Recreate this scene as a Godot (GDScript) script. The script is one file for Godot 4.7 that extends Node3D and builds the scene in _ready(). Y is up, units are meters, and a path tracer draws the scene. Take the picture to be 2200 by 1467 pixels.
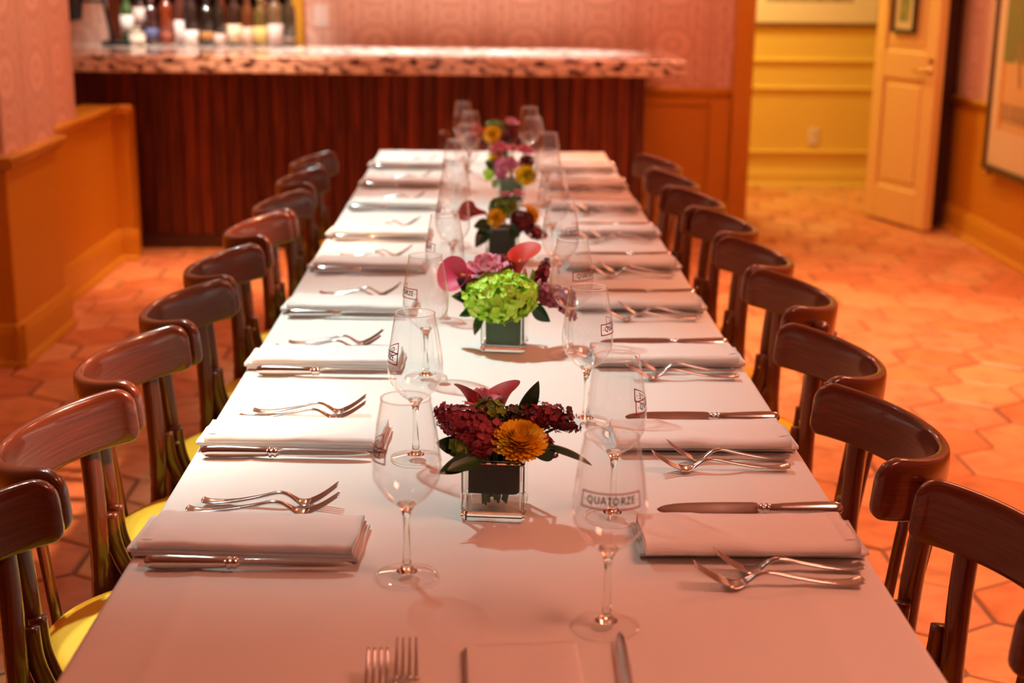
extends Node3D

# ------------------------------------------------------------------ helpers
var M := {}
var used := {}
const ORD := ["first", "second", "third", "fourth", "fifth", "sixth", "seventh", "eighth", "ninth", "tenth"]
const TY := 0.75

func lin(r: float, g: float, b: float, a := 1.0) -> Color:
	var c := Color(r, g, b).linear_to_srgb()
	c.a = a
	return c

func numbered(called: String) -> String:
	if not used.has(called):
		used[called] = 0
		return called
	used[called] += 1
	return "%s_%03d" % [called, used[called]]

func tag(o: Node, label: String, category: String, group := "", kind := "") -> void:
	o.set_meta("label", label)
	o.set_meta("category", category)
	if group != "":
		o.set_meta("group", group)
	if kind != "":
		o.set_meta("kind", kind)

func thing(called: String, label: String, category: String, at := Vector3.ZERO, turn := 0.0, group := "") -> Node3D:
	var o := Node3D.new()
	o.name = numbered(called)
	add_child(o)
	o.position = at
	o.rotation.y = turn
	tag(o, label, category, group)
	return o

func dup(src: Node3D, at: Vector3, turn: float, label: String) -> Node3D:
	var base := String(src.name).rstrip("0123456789").trim_suffix("_")
	var o := src.duplicate() as Node3D
	o.name = numbered(base)
	add_child(o)
	o.position = at
	o.rotation = Vector3(0, turn, 0)
	o.set_meta("label", label)
	return o

func part(called: String, mesh: Mesh, mat: Material, parent: Node, stuff := false) -> MeshInstance3D:
	var o := MeshInstance3D.new()
	o.mesh = mesh
	o.material_override = mat
	if parent == self:
		o.name = numbered(called)
	else:
		var n := called
		var i := 0
		while parent.has_node(NodePath(n)):
			i += 1
			n = "%s_%03d" % [called, i]
		o.name = n
	parent.add_child(o)
	if stuff:
		o.set_meta("kind", "stuff")
	return o

func struct_node(called: String) -> Node3D:
	var o := Node3D.new()
	o.name = called
	add_child(o)
	o.set_meta("kind", "structure")
	return o

func struct_mesh(called: String, mesh: Mesh, mat: Material) -> MeshInstance3D:
	var o := part(called, mesh, mat, self)
	o.set_meta("kind", "structure")
	return o

func begin(smooth := true) -> SurfaceTool:
	var st := SurfaceTool.new()
	st.begin(Mesh.PRIMITIVE_TRIANGLES)
	st.set_smooth_group(0 if smooth else 0xFFFFFFFF)
	return st

func done(st: SurfaceTool) -> ArrayMesh:
	st.generate_normals()
	st.index()
	return st.commit()

func tri(st: SurfaceTool, a: Vector3, b: Vector3, c: Vector3, ua := Vector2.ZERO, ub := Vector2.ZERO, uc := Vector2.ZERO) -> void:
	st.set_uv(ua); st.add_vertex(a)
	st.set_uv(ub); st.add_vertex(b)
	st.set_uv(uc); st.add_vertex(c)

# u runs right and v runs up as seen from outside
func grid(st: SurfaceTool, nu: int, nv: int, f: Callable, flip := false) -> void:
	var pts := []
	for j in nv + 1:
		var row := PackedVector3Array()
		for i in nu + 1:
			row.append(f.call(float(i) / nu, float(j) / nv))
		pts.append(row)
	for j in nv:
		for i in nu:
			var a: Vector3 = pts[j][i]
			var b: Vector3 = pts[j][i + 1]
			var c: Vector3 = pts[j + 1][i + 1]
			var d: Vector3 = pts[j + 1][i]
			var ua := Vector2(float(i) / nu, float(j) / nv)
			var ub := Vector2(float(i + 1) / nu, float(j) / nv)
			var uc := Vector2(float(i + 1) / nu, float(j + 1) / nv)
			var ud := Vector2(float(i) / nu, float(j + 1) / nv)
			if flip:
				tri(st, a, b, c, ua, ub, uc)
				tri(st, a, c, d, ua, uc, ud)
			else:
				tri(st, a, c, b, ua, uc, ub)
				tri(st, a, d, c, ua, ud, uc)

# convex polygon turned to face away from a point
func face(st: SurfaceTool, p: Array, inside: Vector3) -> void:
	for k in range(1, p.size() - 1):
		var a: Vector3 = p[0]
		var b: Vector3 = p[k]
		var c: Vector3 = p[k + 1]
		var n := (b - a).cross(c - a)
		if n.dot((a + b + c) / 3.0 - inside) > 0.0:
			tri(st, a, c, b)
		else:
			tri(st, a, b, c)

func add_box(st: SurfaceTool, c: Vector3, size: Vector3, bev := 0.004, basis := Basis.IDENTITY) -> void:
	var h := size * 0.5
	var b: float = min(bev, min(h.x, min(h.y, h.z)) * 0.9)
	var px := {}
	for sx in [-1, 1]:
		for sy in [-1, 1]:
			for sz in [-1, 1]:
				px[Vector3(sx, sy, sz)] = [
					c + basis * Vector3(sx * h.x, sy * (h.y - b), sz * (h.z - b)),
					c + basis * Vector3(sx * (h.x - b), sy * h.y, sz * (h.z - b)),
					c + basis * Vector3(sx * (h.x - b), sy * (h.y - b), sz * h.z)]
	for s in [-1, 1]:
		face(st, [px[Vector3(s, -1, -1)][0], px[Vector3(s, 1, -1)][0], px[Vector3(s, 1, 1)][0], px[Vector3(s, -1, 1)][0]], c)
		face(st, [px[Vector3(-1, s, -1)][1], px[Vector3(1, s, -1)][1], px[Vector3(1, s, 1)][1], px[Vector3(-1, s, 1)][1]], c)
		face(st, [px[Vector3(-1, -1, s)][2], px[Vector3(1, -1, s)][2], px[Vector3(1, 1, s)][2], px[Vector3(-1, 1, s)][2]], c)
	for s in [-1, 1]:
		for t in [-1, 1]:
			face(st, [px[Vector3(s, t, -1)][0], px[Vector3(s, t, 1)][0], px[Vector3(s, t, 1)][1], px[Vector3(s, t, -1)][1]], c)
			face(st, [px[Vector3(s, -1, t)][0], px[Vector3(s, 1, t)][0], px[Vector3(s, 1, t)][2], px[Vector3(s, -1, t)][2]], c)
			face(st, [px[Vector3(-1, s, t)][1], px[Vector3(1, s, t)][1], px[Vector3(1, s, t)][2], px[Vector3(-1, s, t)][2]], c)
	for k in px:
		face(st, px[k], c)

func box(c: Vector3, size: Vector3, bev := 0.004, basis := Basis.IDENTITY) -> ArrayMesh:
	var st := begin(false)
	add_box(st, c, size, bev, basis)
	return done(st)

# box given by its two corners
func span(a: Vector3, b: Vector3, bev := 0.003) -> ArrayMesh:
	return box((a + b) * 0.5, (b - a).abs(), bev)

func lathe(st: SurfaceTool, prof: Array, seg: int, at := Vector3.ZERO) -> void:
	var n := prof.size() - 1
	grid(st, seg, n, func(u: float, v: float) -> Vector3:
		var p: Vector2 = prof[int(round(v * n))]
		var a := TAU * (0.0 if u > 0.9999 else u)
		return at + Vector3(p.x * cos(a), p.y, -p.x * sin(a)))

func curve(ctrl: Array, per: int) -> Array:
	var out := []
	for k in ctrl.size() - 1:
		var p0 = ctrl[max(k - 1, 0)]
		var p1 = ctrl[k]
		var p2 = ctrl[k + 1]
		var p3 = ctrl[min(k + 2, ctrl.size() - 1)]
		for i in per:
			var t := float(i) / per
			out.append(0.5 * (2.0 * p1 + (p2 - p0) * t + (2.0 * p0 - 5.0 * p1 + 4.0 * p2 - p3) * t * t + (3.0 * p1 - p0 - 3.0 * p2 + p3) * t * t * t))
	out.append(ctrl[-1])
	return out

# sweep a super-elliptic section along a path; rx across, ry along "up"
func sweep(st: SurfaceTool, path: Array, rx: Array, ry: Array, n := 12, up := Vector3.UP, ex := 2.0) -> void:
	var m := path.size()
	var rings := []
	for k in m:
		var t: Vector3 = (path[min(k + 1, m - 1)] - path[max(k - 1, 0)]).normalized()
		var side := t.cross(up)
		if side.length() < 0.01:
			side = t.cross(Vector3(0.13, 0.2, 1.0))
		side = side.normalized()
		var u2 := side.cross(t)
		var ring := PackedVector3Array()
		for i in n:
			var a := TAU * i / n
			var ca: float = sign(cos(a)) * pow(abs(cos(a)), 2.0 / ex)
			var sa: float = sign(sin(a)) * pow(abs(sin(a)), 2.0 / ex)
			ring.append(path[k] + side * ca * rx[k] - u2 * sa * ry[k])
		rings.append(ring)
	grid(st, n, m - 1, func(u: float, v: float) -> Vector3: return rings[int(round(v * (m - 1)))][int(round(u * n)) % n])
	for e in [0, m - 1]:
		var c: Vector3 = path[e]
		for i in n:
			var a: Vector3 = rings[e][i]
			var b: Vector3 = rings[e][(i + 1) % n]
			if e == 0:
				tri(st, c, a, b)
			else:
				tri(st, c, b, a)

func tube(path: Array, r0: float, r1: float, n := 10, round_ends := true) -> ArrayMesh:
	var st := begin()
	var p := path.duplicate()
	var rr := []
	var m := p.size()
	for k in m:
		rr.append(lerp(r0, r1, float(k) / (m - 1)))
	if round_ends:
		var d0: Vector3 = (p[0] - p[1]).normalized()
		var d1: Vector3 = (p[-1] - p[-2]).normalized()
		p.push_front(p[0] + d0 * r0 * 0.35); rr.push_front(r0 * 0.8)
		p.push_front(p[0] + d0 * r0 * 0.2); rr.push_front(r0 * 0.4)
		p.push_back(p[-1] + d1 * r1 * 0.35); rr.push_back(r1 * 0.8)
		p.push_back(p[-1] + d1 * r1 * 0.2); rr.push_back(r1 * 0.4)
	sweep(st, p, rr, rr, n)
	return done(st)

func std(color: Color, rough := 0.8, metal := 0.0) -> StandardMaterial3D:
	var m := StandardMaterial3D.new()
	m.albedo_color = color
	m.roughness = rough
	m.metallic = metal
	return m

func noise_tex(seed_: int, freq: float, ramp: Array, size := 512, octaves := 4, ntype := FastNoiseLite.TYPE_SIMPLEX_SMOOTH) -> NoiseTexture2D:
	var n := FastNoiseLite.new()
	n.seed = seed_
	n.frequency = freq
	n.noise_type = ntype
	n.fractal_octaves = octaves
	var t := NoiseTexture2D.new()
	t.noise = n
	t.width = size
	t.height = size
	t.seamless = true
	if ramp.size():
		var g := Gradient.new()
		g.offsets = PackedFloat32Array(ramp.map(func(r): return r[0]))
		g.colors = PackedColorArray(ramp.map(func(r): return r[1]))
		t.color_ramp = g
	return t

func triplanar(m: StandardMaterial3D, scale: Vector3, world := false) -> StandardMaterial3D:
	m.uv1_triplanar = true
	m.uv1_world_triplanar = world
	m.uv1_scale = scale
	m.uv1_triplanar_sharpness = 8.0
	return m

# ------------------------------------------------------------------ scene
func _ready() -> void:
	seed(7)
	setup_view()
	setup_lights()
	materials()
	build_floor()
	build_shell()
	build_bar()
	build_hall_and_door()
	build_pictures()
	build_bottles()
	build_table()
	build_chairs()
	build_settings()
	build_glasses()
	build_bouquets()

func setup_view() -> void:
	var cam := Camera3D.new()
	cam.name = "camera"
	var att := CameraAttributesPhysical.new()
	att.frustum_focal_length = 50.0
	att.frustum_focus_distance = 2.0
	att.frustum_near = 0.05
	att.frustum_far = 60.0
	att.exposure_aperture = 4.0
	cam.attributes = att
	cam.fov = 27.0
	add_child(cam)
	cam.position = Vector3(0, 1.434, 0)
	cam.basis = Basis(Vector3.UP, deg_to_rad(-1.1065)) * Basis(Vector3.RIGHT, deg_to_rad(-14.4916)) * Basis(Vector3.BACK, deg_to_rad(0.65))
	cam.current = true
	var we := WorldEnvironment.new()
	we.name = "environment"
	var env := Environment.new()
	env.background_mode = Environment.BG_COLOR
	env.background_color = Color.BLACK
	env.tonemap_mode = Environment.TONE_MAPPER_LINEAR
	env.tonemap_exposure = 1.0
	env.sdfgi_enabled = true
	env.ssao_enabled = true
	env.ssil_enabled = true
	we.environment = env
	add_child(we)

# position, target, colour, energy, half angle, softness, label
func setup_lights() -> void:
	var white := lin(0.73, 1.0, 0.95)
	var soft_white := lin(1.0, 0.94, 0.84)
	var warm := lin(1.0, 0.50, 0.27)
	var amber := lin(1.0, 0.77, 0.26)
	var glow := lin(1.0, 0.30, 0.165)
	# spots over the table, from the left of it
	ceiling_spot(Vector3(-0.75, 2.66, -2.95), Vector3(-0.33, 0.75, -2.45), white, 5.0, 25.5, 1.0, "ceiling spotlight aimed at the middle of the long table")
	ceiling_spot(Vector3(-0.75, 2.66, -4.45), Vector3(-0.28, 0.75, -3.90), white, 5.0, 22.0, 1.0, "ceiling spotlight aimed at the back half of the long table")
	ceiling_spot(Vector3(-0.75, 2.66, -6.2), Vector3(-0.28, 0.75, -5.32), white, 6.0, 20.0, 1.0, "ceiling spotlight aimed at the far end of the long table")
	# right-hand aisle
	ceiling_spot(Vector3(1.75, 2.66, -2.6), Vector3(1.55, 0.0, -3.0), warm, 7.8, 36.0, 1.0, "ceiling spotlight over the near part of the tiled aisle")
	ceiling_spot(Vector3(1.6, 2.66, -5.3), Vector3(1.4, 0.0, -5.7), warm, 12.0, 38.0, 1.0, "ceiling spotlight over the far part of the tiled aisle")
	# narrow spots on the backs of the left chairs
	ceiling_spot(Vector3(1.3, 2.66, -2.0), Vector3(-0.64, 0.76, -2.22), warm, 21.0, 9.0, 1.0, "ceiling spotlight aimed at the nearer chairs on the left")
	ceiling_spot(Vector3(1.3, 2.66, -3.7), Vector3(-0.64, 0.76, -3.72), warm, 21.0, 9.0, 1.0, "ceiling spotlight aimed at the middle chairs on the left")
	# left aisle
	ceiling_spot(Vector3(-1.15, 2.66, -2.5), Vector3(-0.6, 0.48, -2.0), soft_white, 3.2, 13.0, 1.0, "ceiling spotlight over the left chairs nearest the viewer")
	ceiling_spot(Vector3(-1.2, 2.66, -6.4), Vector3(-1.15, 0.0, -6.9), warm, 9.0, 22.0, 1.0, "ceiling spotlight over the gap between table and bar")
	# walls
	ceiling_spot(Vector3(-0.85, 2.66, -5.1), Vector3(-1.75, 1.5, -5.4), lin(1.0, 0.50, 0.30), 1.6, 32.0, 1.0, "ceiling spotlight washing the papered pilaster")
	ceiling_spot(Vector3(1.75, 2.66, -7.1), Vector3(2.72, 1.1, -7.5), lin(1.0, 0.46, 0.22), 2.2, 32.0, 1.0, "ceiling spotlight aimed at the large poster")
	# bar
	for k in 3:
		ceiling_spot(Vector3(-0.75 + 0.55 * k, 2.66, -7.75), Vector3(-0.75 + 0.55 * k, 1.03, -7.7), lin(1.0, 0.98, 0.92), 10.0, 19.0, 0.8, "%s ceiling spotlight from the left over the marble bar" % ORD[k])
	ceiling_spot(Vector3(-1.65, 2.66, -7.2), Vector3(-1.6, 1.15, -8.15), soft_white, 6.0, 24.0, 0.8, "ceiling spotlight aimed at the bottles")
	# broad warm ceiling lamps
	warm_lamp(Vector3(1.3, 2.62, -0.9), 0.7, lin(1.0, 0.36, 0.24), 2.9, "round warm ceiling lamp above the near end of the table")
	warm_lamp(Vector3(2.1, 2.62, -4.2), 0.7, glow, 3.2, "round warm ceiling lamp right of the table's middle")
	warm_lamp(Vector3(0.9, 2.62, -6.9), 0.7, glow, 2.0, "round warm ceiling lamp in front of the bar")
	warm_lamp(Vector3(-1.2, 2.62, -6.9), 0.5, lin(1.0, 0.42, 0.26), 1.6, "round warm ceiling lamp above the left aisle near the bar")
	warm_lamp(Vector3(1.35, 2.45, -9.3), 0.4, amber, 3.6, "round ceiling lamp in the yellow hallway")

func ceiling_spot(at: Vector3, to: Vector3, color: Color, energy: float, angle: float, soft: float, label: String) -> void:
	var root := thing("ceiling_spotlight", label, "spotlight", at, 0.0, "ceiling spotlights")
	var d := (to - at).normalized()
	var b := Basis.looking_at(d, Vector3(0.01, 0.02, 1.0))
	var can := begin()
	lathe(can, [Vector2(0.0, 0.11), Vector2(0.03, 0.11), Vector2(0.045, 0.09), Vector2(0.048, 0.0), Vector2(0.044, 0.0), Vector2(0.042, 0.02), Vector2(0.0, 0.02)], 24)
	var housing := part("housing", done(can), M_black(), root)
	housing.basis = b * Basis(Vector3.RIGHT, PI / 2)
	var stem := part("stem", tube([Vector3(0, 0.05, 0), Vector3(0, 2.8 - at.y, 0)], 0.008, 0.008, 8), M_black(), root)
	stem.name = "stem"
	var gl := begin()
	lathe(gl, [Vector2(0.0, 0.012), Vector2(0.02, 0.010), Vector2(0.038, 0.012), Vector2(0.038, 0.018), Vector2(0.0, 0.018)], 24)
	var em := std(Color.WHITE)
	em.emission_enabled = true
	em.emission = color
	em.emission_energy_multiplier = 12.0
	var lens := part("lamp_lens", done(gl), em, root)
	lens.basis = housing.basis
	var l := SpotLight3D.new()
	l.name = "spot_light"
	root.add_child(l)
	l.basis = b
	l.position = d * 0.01
	l.light_color = color
	l.light_energy = energy
	l.spot_angle = angle
	l.spot_angle_attenuation = soft
	l.spot_range = 12.0
	l.spot_attenuation = 2.0
	l.light_size = 0.035
	l.shadow_enabled = true

func warm_lamp(at: Vector3, size: float, color: Color, energy: float, label: String) -> void:
	var root := thing("ceiling_lamp", label, "ceiling lamp", at, 0.0, "warm ceiling lamps")
	var r := size * 0.56
	var st := begin()
	lathe(st, [Vector2(r - 0.02, 0.0), Vector2(r, 0.0), Vector2(r, 0.14), Vector2(r - 0.01, 0.15), Vector2(0.0, 0.15)], 40)
	part("lamp_shade", done(st), std(Color(0.75, 0.45, 0.3)), root)
	var g := begin()
	lathe(g, [Vector2(0.0, 0.012), Vector2(r - 0.015, 0.012), Vector2(r - 0.015, 0.03), Vector2(0.0, 0.03)], 40)
	var em := std(Color.WHITE)
	em.emission_enabled = true
	em.emission = color
	em.emission_energy_multiplier = 1.2
	part("lamp_diffuser", done(g), em, root)
	part("rod", tube([Vector3(0, 0.14, 0), Vector3(0, 2.8 - at.y, 0)], 0.01, 0.01, 8), M_black(), root)
	var l := AreaLight3D.new()
	l.name = "area_light"
	root.add_child(l)
	l.rotation.x = -PI / 2
	l.position.y = -0.005
	l.light_color = color
	l.light_energy = energy
	l.area_size = Vector2(size, size)
	l.area_normalize_energy = true
	l.area_range = 14.0
	l.area_attenuation = 2.0
	l.shadow_enabled = true

func M_black() -> StandardMaterial3D:
	if not M.has("black"):
		M.black = std(Color(0.02, 0.018, 0.016), 0.45)
	return M.black

func materials() -> void:
	# chair wood: grain runs along u
	var grain := noise_tex(11, 0.02, [[0.0, lin(0.062, 0.010, 0.003)], [0.5, lin(0.098, 0.018, 0.0052)], [1.0, lin(0.145, 0.031, 0.009)]], 512, 5)
	var w := std(Color.WHITE, 0.3)
	w.albedo_texture = grain
	w.uv1_scale = Vector3(0.45, 9.0, 1.0)
	w.clearcoat_enabled = true
	w.clearcoat = 0.8
	w.clearcoat_roughness = 0.06
	M.rail = w
	var w2 := w.duplicate() as StandardMaterial3D
	w2.uv1_scale = Vector3(2.0, 0.3, 1.0)
	M.wood = w2
	# bar front planks
	for k in 3:
		var s: float = [1.0, 0.75, 1.3][k]
		var bt := noise_tex(31 + k, 0.01, [[0.0, lin(0.06 * s, 0.012 * s, 0.005 * s)], [0.5, lin(0.13 * s, 0.028 * s, 0.010 * s)], [1.0, lin(0.21 * s, 0.05 * s, 0.018 * s)]], 256, 5)
		var bm := std(Color.WHITE, 0.4)
		bm.albedo_texture = bt
		triplanar(bm, Vector3(7.0, 0.7, 7.0), true)
		M["plank%d" % k] = bm
	M.darkwood = std(lin(0.06, 0.018, 0.01), 0.5)
	M.cloth = std(lin(0.80, 0.78, 0.74), 0.92)
	M.cloth.rim_enabled = true
	M.cloth.rim = 0.2
	M.napkin = std(lin(0.82, 0.80, 0.77), 0.92)
	M.steel = std(lin(0.58, 0.58, 0.57), 0.16, 1.0)
	M.brass = std(lin(0.55, 0.35, 0.15), 0.25, 1.0)
	M.yellow = std(lin(0.98, 0.53, 0.018), 0.6)
	M.yellow.rim_enabled = true
	M.yellow.rim = 0.2
	# glass
	var thin := std(Color(0.14, 0.11, 0.10, 0.016), 0.0)
	thin.transparency = BaseMaterial3D.TRANSPARENCY_ALPHA
	thin.metallic_specular = 0.5
	thin.cull_mode = BaseMaterial3D.CULL_DISABLED
	M.pane = thin
	var solid := std(Color(0.98, 1.0, 0.98, 0.0), 0.0)
	solid.refraction_enabled = true
	solid.refraction_scale = 0.05
	solid.metallic_specular = 0.5
	M.glass = solid
	var water := std(Color(1.0, 0.97, 0.9, 0.0), 0.0)
	water.refraction_enabled = true
	water.refraction_scale = 0.033
	M.water = water
	# walls
	M.paper = std(Color.WHITE, 0.75)
	M.paper.albedo_texture = wallpaper()
	triplanar(M.paper, Vector3(1.0 / 0.43, 1.0 / 0.30, 1.0 / 0.36), true)
	M.paint = std(lin(0.58, 0.25, 0.008), 0.5)
	M.paint_hall = std(lin(0.80, 0.58, 0.14), 0.55)
	M.trim = std(lin(0.62, 0.31, 0.02), 0.42)
	M.doorpaint = std(lin(0.80, 0.55, 0.19), 0.45)
	M.ceiling = std(lin(0.75, 0.62, 0.52), 0.9)
	M.plaster = std(lin(0.6, 0.4, 0.3), 0.85)
	M.marble = std(Color.WHITE, 0.12)
	var mt := noise_tex(77, 0.021, [[0.0, lin(0.03, 0.015, 0.015)], [0.26, lin(0.07, 0.03, 0.03)], [0.40, lin(0.60, 0.46, 0.38)], [0.55, lin(0.82, 0.72, 0.62)], [1.0, lin(0.86, 0.78, 0.70)]], 512, 4)
	M.marble.albedo_texture = mt
	triplanar(M.marble, Vector3(1.1, 2.2, 1.1), true)
	M.plastic = std(lin(0.75, 0.66, 0.62), 0.4)
	M.grout = std(lin(0.22, 0.13, 0.08), 0.95)
	for k in 6:
		var c: Array = [[0.68, 0.29, 0.12], [0.64, 0.25, 0.095], [0.72, 0.34, 0.145], [0.60, 0.22, 0.085], [0.72, 0.37, 0.16], [0.68, 0.28, 0.13]][k]
		var tt := noise_tex(90 + k, 0.012, [[0.0, lin(c[0] * 0.7, c[1] * 0.66, c[2] * 0.62)], [0.5, lin(c[0], c[1], c[2])], [1.0, lin(c[0] * 1.15, c[1] * 1.2, c[2] * 1.2)]], 256, 4)
		var tm := std(Color.WHITE, 0.42)
		tm.albedo_texture = tt
		M["tile%d" % k] = tm

func wallpaper() -> ImageTexture:
	var n := 256
	var im := Image.create(n, n, false, Image.FORMAT_RGB8)
	var nz := FastNoiseLite.new()
	nz.seed = 4
	nz.frequency = 0.02
	for y in n:
		for x in n:
			var u: float = abs(float(x) / n - 0.5)      # mirrored about the middle column
			var v := float(y) / n
			var wob := nz.get_noise_2d(u * 300.0, v * 256.0) * 0.05
			var dv: float = abs(v - 0.5)
			var r1 := sqrt(pow(u / 0.30, 2.0) + pow(dv / 0.33, 2.0)) + wob * 2.0
			var dv2: float = min(v, 1.0 - v)
			var r2 := sqrt(pow(u / 0.16, 2.0) + pow(dv2 / 0.17, 2.0)) + wob * 2.0
			var s := 0.5 + 0.18 * sin((u * 9.0 + wob * 8.0) * TAU)
			if r1 < 1.0:
				s = 0.5 + 0.2 * cos(r1 * 1.6 * TAU) + 0.25 * (1.0 - r1)
			elif r2 < 1.0:
				s = 0.5 + 0.22 * cos(r2 * 1.4 * TAU)
			var dot := Vector2((u - 0.33) / 0.035, (min(abs(v - 0.16), abs(v - 0.84))) / 0.05).length()
			if dot < 1.0:
				s -= 0.7 * (1.0 - dot)
			if u > 0.46:
				s -= 0.35
			s = clamp(s, 0.0, 1.0)
			im.set_pixel(x, y, lin(lerp(0.50, 0.86, s), lerp(0.27, 0.58, s), lerp(0.20, 0.45, s)))
	return ImageTexture.create_from_image(im)

# ------------------------------------------------------------------ floor
func hex_mesh(rng: RandomNumberGenerator) -> ArrayMesh:
	var st := begin(false)
	var top := []
	var rim := []
	var low := []
	for k in 6:
		var a := PI / 6 + k * PI / 3
		var j := rng.randf_range(-0.003, 0.003)
		var d := Vector3(cos(a), 0, sin(a))
		top.append(d * (0.1545 + j) + Vector3(0, rng.randf_range(-0.0012, 0.0), 0))
		rim.append(d * (0.1605 + j) + Vector3(0, -0.004, 0))
		low.append(d * (0.162 + j) + Vector3(0, -0.014, 0))
	var inside := Vector3(0, -0.01, 0)
	for k in 6:
		var q := (k + 1) % 6
		var uvf := func(p: Vector3) -> Vector2: return Vector2(p.x, p.z) * 2.2 + Vector2(0.5, 0.5)
		tri(st, Vector3(0, 0.0008, 0), top[k], top[q], uvf.call(Vector3.ZERO), uvf.call(top[k]), uvf.call(top[q]))
		face(st, [top[k], top[q], rim[q], rim[k]], inside)
		face(st, [rim[k], rim[q], low[q], low[k]], inside)
	return done(st)

func build_floor() -> void:
	var fl := struct_node("floor")
	part("slab", span(Vector3(-3.4, -0.12, -10.2), Vector3(4.0, -0.007, 3.1), 0.0), M.grout, fl)
	var rng := RandomNumberGenerator.new()
	rng.seed = 21
	var meshes := []
	for k in 4:
		meshes.append(hex_mesh(rng))
	var near := []
	var rest := []
	for k in range(-27, 24):
		var z := -4.595 + k * 0.2525
		for n in range(-19, 8):
			var x := 1.9055 + n * 0.291 + (0.1455 if posmod(k, 2) == 1 else 0.0)
			if x < -3.3 or x > 3.9 or z < -10.1 or z > 3.0:
				continue
			var seen := false
			if x > 0.5 and x < 2.8 and z < -2.0 and z > -8.6:
				seen = x < 0.45 - z * 0.36
			elif x > 1.5 and x < 2.9 and z <= -8.6:
				seen = true
			elif x < -0.55 and x > -1.95 and z < -1.9 and z > -7.6:
				seen = x > -0.1 + z * 0.36
			(near if seen else rest).append(Vector3(x, 0, z))
	near.sort_custom(func(a, b): return a.length() < b.length())
	while near.size() > 300:
		rest.append(near.pop_back())
	for p in near:
		var t := part("tile", meshes[rng.randi() % 4], M["tile%d" % (rng.randi() % 6)], fl)
		t.position = p + Vector3(0, rng.randf_range(-0.001, 0.001), 0)
		t.rotation.y = (rng.randi() % 6) * PI / 3
	var mm := MultiMesh.new()
	mm.transform_format = MultiMesh.TRANSFORM_3D
	mm.mesh = meshes[0]
	mm.instance_count = rest.size()
	for i in rest.size():
		mm.set_instance_transform(i, Transform3D(Basis(Vector3.UP, (rng.randi() % 6) * PI / 3), rest[i]))
	var mi := MultiMeshInstance3D.new()
	mi.name = "further_tiles"
	mi.multimesh = mm
	mi.material_override = M.tile0
	mi.set_meta("kind", "stuff")
	fl.add_child(mi)

# ------------------------------------------------------------------ room shell
# a moulding with a rounded nose, running along z (or x) from a to b; out = direction it sticks out
func moulding(a: Vector3, b: Vector3, out: Vector3, h: float, depth: float) -> ArrayMesh:
	var st := begin()
	var prof := [Vector2(-0.004, -h), Vector2(depth * 0.35, -h), Vector2(depth * 0.5, -h * 0.62), Vector2(depth * 0.8, -h * 0.5), Vector2(depth, -h * 0.3), Vector2(depth, -h * 0.12), Vector2(depth * 0.85, 0.0), Vector2(-0.004, 0.0)]
	var n := prof.size() - 1
	grid(st, 1, n, func(u: float, v: float) -> Vector3:
		var p: Vector2 = prof[int(round(v * n))]
		return a.lerp(b, u) + out * p.x + Vector3.UP * p.y)
	for e in 2:
		var c: Vector3 = (a if e == 0 else b)
		var pts := []
		for p in prof:
			pts.append(c + out * p.x + Vector3.UP * p.y)
		face(st, pts, (a + b) * 0.5)
	return done(st)

func skirting(a: Vector3, b: Vector3, out: Vector3, h: float) -> ArrayMesh:
	var st := begin(false)
	var prof := [Vector2(-0.004, 0.0), Vector2(0.034, 0.0), Vector2(0.034, 0.014), Vector2(0.026, 0.026), Vector2(0.017, 0.030), Vector2(0.017, h - 0.035), Vector2(0.013, h - 0.022), Vector2(0.011, h - 0.006), Vector2(0.006, h), Vector2(-0.004, h)]
	var n := prof.size() - 1
	grid(st, 1, n, func(u: float, v: float) -> Vector3:
		var p: Vector2 = prof[int(round(v * n))]
		return a.lerp(b, u) + out * p.x + Vector3.UP * p.y)
	for e in 2:
		var c: Vector3 = (a if e == 0 else b)
		for k in range(1, n - 1):
			face(st, [c + out * prof[0].x + Vector3.UP * prof[0].y, c + out * prof[k].x + Vector3.UP * prof[k].y, c + out * prof[k + 1].x + Vector3.UP * prof[k + 1].y], (a + b) * 0.5)
		face(st, [c + out * prof[0].x, c + out * prof[n - 1].x + Vector3.UP * prof[n - 1].y, c + out * prof[n].x + Vector3.UP * prof[n].y], (a + b) * 0.5)
	return done(st)

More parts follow.
